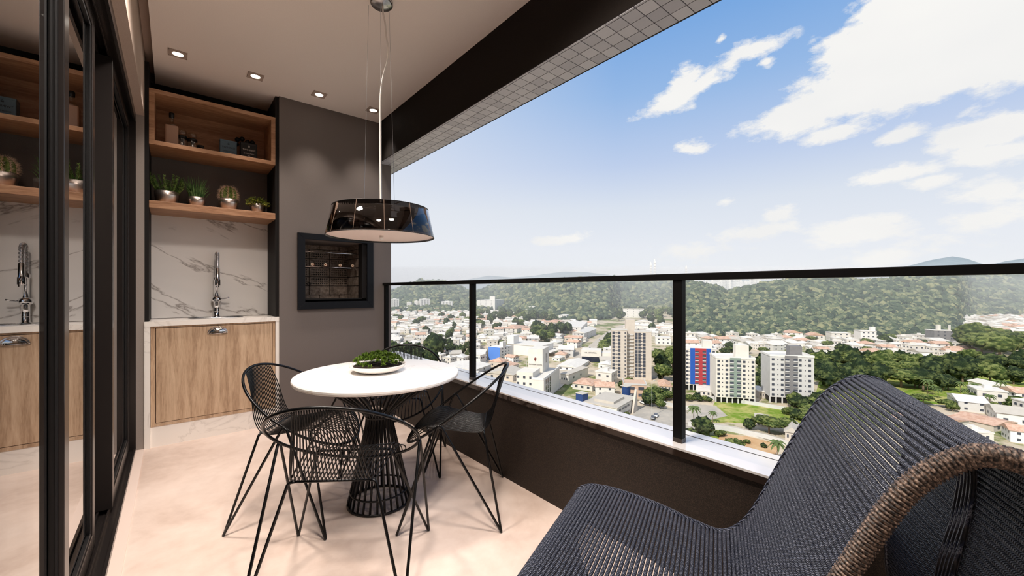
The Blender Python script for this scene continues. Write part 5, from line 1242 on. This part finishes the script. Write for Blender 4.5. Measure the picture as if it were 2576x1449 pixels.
def tree(u, v, px, kind, lab, grp, z=None):
    D = vdep(v); r = px / F_PX * D; p = at(u, D, G)
    if kind == 'palm':
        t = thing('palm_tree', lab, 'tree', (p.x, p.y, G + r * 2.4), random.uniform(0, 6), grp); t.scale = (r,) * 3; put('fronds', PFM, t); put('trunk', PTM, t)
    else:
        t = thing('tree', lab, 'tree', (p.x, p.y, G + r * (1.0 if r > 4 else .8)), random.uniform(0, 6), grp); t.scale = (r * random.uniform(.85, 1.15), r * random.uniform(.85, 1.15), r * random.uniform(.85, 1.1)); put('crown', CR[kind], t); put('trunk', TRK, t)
    NT_[0] += 1
rst = random.Random(5); random.seed(9)
def scatter(n, u0, u1, v0, v1, px0, px1, kinds, lab, grp, mind=.8):
    pts = []; k = 0; tries = 0
    while k < n and tries < n * 60:
        tries += 1; u = rst.uniform(u0, u1); D = math.sqrt(rst.uniform(vdep(v1) ** 2, vdep(v0) ** 2)); p = at(u, D, 0); v = HOR + (CAM_H - G) * F_PX / D; px = rst.uniform(px0, px1); r = px / F_PX * D
        if blocked(p, r * .35) or (r < 7 and any((p.x - a.x) ** 2 + (p.y - a.y) ** 2 < (5.5 + r * .4) ** 2 for a in placed)) or any((p.x - a.x) ** 2 + (p.y - a.y) ** 2 < ((r + b_) * mind * .6) ** 2 for a, b_ in pts): continue
        pts.append((p, r)); tree(u, v, px, rst.choice(kinds), lab, grp); k += 1
scatter(30, 2052, 2330, 925, 985, 24, 36, [0, 1, 2, 1], 'broad tree in the belt behind the lounge chair', 'trees of the belt behind the lounge chair')
scatter(26, 2300, 2620, 925, 990, 22, 34, [1, 1, 3, 0], 'dark green tree in the belt at the right', 'trees of the belt at the right')
scatter(12, 2280, 2520, 975, 1035, 10, 15, ['palm'], 'tall palm with drooping fronds in the park at the right', 'palms in the park at the right')
scatter(10, 2250, 2620, 1000, 1040, 14, 20, [0, 2], 'small light tree in the park at the right', 'small park trees at the right')
scatter(9, 2440, 2620, 868, 905, 30, 44, [2, 2, 0], 'wide umbrella-shaped tree at the right below the hill houses', 'umbrella trees at the right')
scatter(14, 1650, 1735, 905, 985, 16, 26, [0, 1], 'green tree right of the beige tower', 'trees beside the beige tower')
scatter(6, 1915, 1945, 920, 985, 18, 26, [1, 3], 'dark tree between the cream and the grey towers', 'trees between the slab towers')
scatter(8, 1500, 1545, 848, 895, 14, 20, [1, 0], 'round tree beside the avenue left of the beige tower', 'trees beside the avenue')
scatter(16, 1345, 1450, 835, 862, 12, 18, [1, 0, 3], 'tree in the cluster behind the white warehouse', 'trees behind the white warehouse')
scatter(9, 985, 1100, 888, 925, 20, 30, [1, 3], 'dark tree behind the chair at the table corner', 'trees behind the table corner')
scatter(8, 1120, 1185, 850, 905, 10, 16, [1, 3], 'dark round tree left of the slim railing post', 'trees left of the slim post')
scatter(18, 1195, 1400, 800, 835, 9, 14, [1, 0, 3], 'small tree among houses below the left hill', 'trees below the left hill')
scatter(26, 1545, 1700, 786, 838, 8, 13, [1, 0, 3], 'tree between the hills behind the beige tower', 'trees behind the beige tower')
scatter(30, 1200, 1345, 792, 868, 7, 12, [1, 3, 0], 'tree in the town right of the slim post', 'trees in the town right of the slim post')
scatter(24, 980, 1200, 800, 885, 6, 11, [0, 1], 'small tree among the white houses at the left', 'trees among the left town')
scatter(22, 1740, 2430, 856, 905, 9, 14, [0, 1, 2], 'small tree among the houses under the hill', 'trees among the hill-foot houses')
scatter(12, 1980, 2070, 1022, 1062, 15, 24, [1, 0], 'dense tree left of the lounge chair beside the wall', 'trees left of the lounge chair')
scatter(8, 1630, 1690, 1000, 1030, 14, 22, [1, 0], 'tree left of the thick post over the parking ground', 'trees over the parking ground')
scatter(8, 1500, 1700, 930, 985, 8, 13, [0, 1], 'small tree between sheds near the beige tower', 'small trees near the beige tower')
scatter(10, 1728, 1830, 985, 1012, 7, 12, [1, 0], 'bush at the foot of the slab towers', 'bushes at the foot of the slab towers')
for (u, v, px, kd, lab) in ((1746, 1068, 18, 'palm', 'tall palm just right of the thick railing post'), (1793, 1066, 12, 'palm', 'smaller palm on the grass lot, second right of the thick post'), (1735, 1110, 22, 1, 'dark tree at the right side of the thick post near the sill'),
                            (1770, 1095, 26, 1, 'dense bush tree between the two palms'), (1812, 1100, 13, 0, 'small bush tree right of the two palms'), (1848, 1143, 26, 0, 'round bright tree just above the sill'), (1885, 1082, 18, 3, 'slender tree by the street wall'),
                            (1935, 1090, 30, 2, 'broad flat tree with pinkish top before the gazebo'), (1980, 1090, 24, 0, 'tree beside the cream house with arched gate'), (1878, 1118, 9, 0, 'small shrub on the verge'), (1920, 1128, 9, 1, 'second small shrub on the verge'), (1955, 1165, 22, 'palm', 'short fat palm above the sill by the lounge chair'),
                            (1680, 1100, 14, 0, 'bush at the edge of the parking ground'), (1575, 1050, 9, 0, 'small bush by the parking ground'), (2224, 868, 16, 1, 'dark round tree in front of the white modern house')):
    tree(u, v, px, kd, lab, None)
print('TREES', NT_[0])

# ---- cars ------------------------------------------------------------------
def car_meshes(m_):
    b_ = MB().prism([(-2.1, .35), (2.1, .35), (2.15, .8), (1.2, .95), (-2.0, 1.0), (-2.15, .7)], 'y', -.85, .85)
    c_ = MB().prism([(-1.7, .98), (.9, .95), (.3, 1.48), (-1.3, 1.5)], 'y', -.75, .75); w = MB()
    for x in (-1.35, 1.35):
        for y in (-.86, .66): w.tube([(x, y, .33), (x, y + .2, .33)], .33, 10)
    return b_.mesh('body', m_), c_.mesh('cabin', M_PANE), w.mesh('wheels', M_GASKET)
CW = car_meshes(mat('white_car_paint', rgb(236, 236, 234), .3)); CD = car_meshes(mat('dark_car_paint', rgb(44, 50, 60), .3))
def car(u, v, k, lab, rz, grp=None, z=.5):
    p = gpt(u, v); t = thing('car', lab, 'car', (p.x, p.y, G + z), rz, grp); me = (CW, CD)[k]
    put('body', me[0], t); put('cabin', me[1], t); put('wheels', me[2], t)
car(1650, 1050, 0, 'white car parked on the grey parking ground', .4); car(1643, 1056, 1, 'dark car parked beside the white car', .4); car(1617, 1017, 0, 'white car near the wall of the parking ground', 1.2)
car(1812, 1097, 1, 'dark pickup on the soil strip beyond the sill', 2.6); car(1444, 975, 0, 'pale car in the yard right of the office building', .2)
for k in range(16):
    i = 2 + int(k * (len(RD) - 6) / 16); p = RD[i]; q_ = RD[i + 1]; d = (q_ - p).normalized(); s_ = Vector((-d.y, d.x, 0)) * (4 if k % 2 else -4); pp = p + s_
    t = thing('car', 'small ' + ('white' if k % 3 else 'dark') + ' car driving on the wide avenue', 'car', (pp.x, pp.y, G + .5), math.atan2(d.y, d.x), 'cars on the avenue'); me = (CD, CW, CW)[k % 3]
    put('body', me[0], t); put('cabin', me[1], t); put('wheels', me[2], t)
# street lamps
for (u, v, hp) in ((1640, 1050, 90), (1408, 930, 40), (1290 + 35, 955, 45)):
    D = vdep(v); p = gpt(u, v); h = hp / F_PX * D; t = thing('street_lamp', 'thin street lamp pole %s' % {1640: 'on the parking ground', 1408: 'beside the avenue', 1325: 'left of the office building'}[u], 'street lamp', (p.x, p.y, G))
    obj('pole', MB().tube([(0, 0, 0), (0, 0, h), (.8, -.6, h + .5)], .1, 6), M_LGREY, t); obj('lamp_head', B(.6, 1.4, -.9, -.5, h + .4, h + .6), M_LGREY, t)

ORD = ['zeroth', 'first', 'second', 'third', 'fourth', 'fifth', 'sixth', 'seventh', 'eighth', 'ninth', 'tenth', 'eleventh', 'twelfth', 'thirteenth', 'fourteenth', 'fifteenth', 'sixteenth', 'seventeenth', 'eighteenth', 'nineteenth', 'twentieth']
def order_labels():
    by = {}
    for o in COL.objects:
        if o.parent or 'category' not in o or 'label' not in o: continue
        by.setdefault(o['label'], []).append(o)
    def px(o):
        x, y = o.location.x, o.location.y; return (x * CS - y * SN) / (x * SN + y * CS)
    for lab, os_ in by.items():
        a, _, b_ = lab.partition('@')
        if len(os_) == 1: os_[0]['label'] = (a + ' ' + b_).strip(); continue
        os_.sort(key=px); n = len(os_)
        for i, o in enumerate(os_):
            w = 'leftmost' if i == 0 else 'rightmost' if i == n - 1 else (ORD[i + 1] + ' from left') if i < 20 else (ORD[n - i] + ' from right') if n - i <= 20 else 'middle'
            o['label'] = (a + ', ' + w + ' ' + b_).strip() if w[0] in 'lr' else (a + ', ' + w + ' ' + b_).strip()
order_labels()
# ---- haze over the valley ---------------------------------------------------
hz = bpy.data.materials.new('valley_haze'); hz.use_nodes = True; nt = hz.node_tree; nt.nodes.clear(); ho = nt.nodes.new('ShaderNodeOutputMaterial')
vs_ = nt.nodes.new('ShaderNodeVolumeScatter'); vs_.inputs['Color'].default_value = (.95, .98, 1, 1); vs_.inputs['Density'].default_value = .00036; vs_.inputs['Anisotropy'].default_value = -.32; nt.links.new(vs_.outputs[0], ho.inputs['Volume'])
hb_ = MB(); c4 = [at(60 - 400, 320), at(3500, 320), at(3500, 6500), at(-340, 6500)]
hb_.add([(p.x, p.y, G - 5) for p in c4] + [(p.x, p.y, 42) for p in c4], [(0, 3, 2, 1), (4, 5, 6, 7), (0, 1, 5, 4), (1, 2, 6, 5), (2, 3, 7, 6), (3, 0, 4, 7)])
o = obj('valley_haze', hb_, hz); o['kind'] = 'stuff'; tag(o, 'thin pale haze lying over the valley and the near hills', 'haze')
for nm, d0, d1, dens, zt2, lab in (('distant_haze', 2950, 3350, .0013, 175, 'pale haze in front of the far hill range'),):
    h2 = hz.copy(); h2.node_tree.nodes['Volume Scatter'].inputs['Density'].default_value = dens
    c4 = [at(-340, d0), at(3500, d0), at(3500, d1), at(-340, d1)]; mb = MB(); mb.add([(p.x, p.y, 43 if zt2 < 300 else -60) for p in c4] + [(p.x, p.y, zt2) for p in c4], [(0, 3, 2, 1), (4, 5, 6, 7), (0, 1, 5, 4), (1, 2, 6, 5), (2, 3, 7, 6), (3, 0, 4, 7)])
    o = obj(nm, mb, h2); o['kind'] = 'stuff'; tag(o, lab, 'haze')
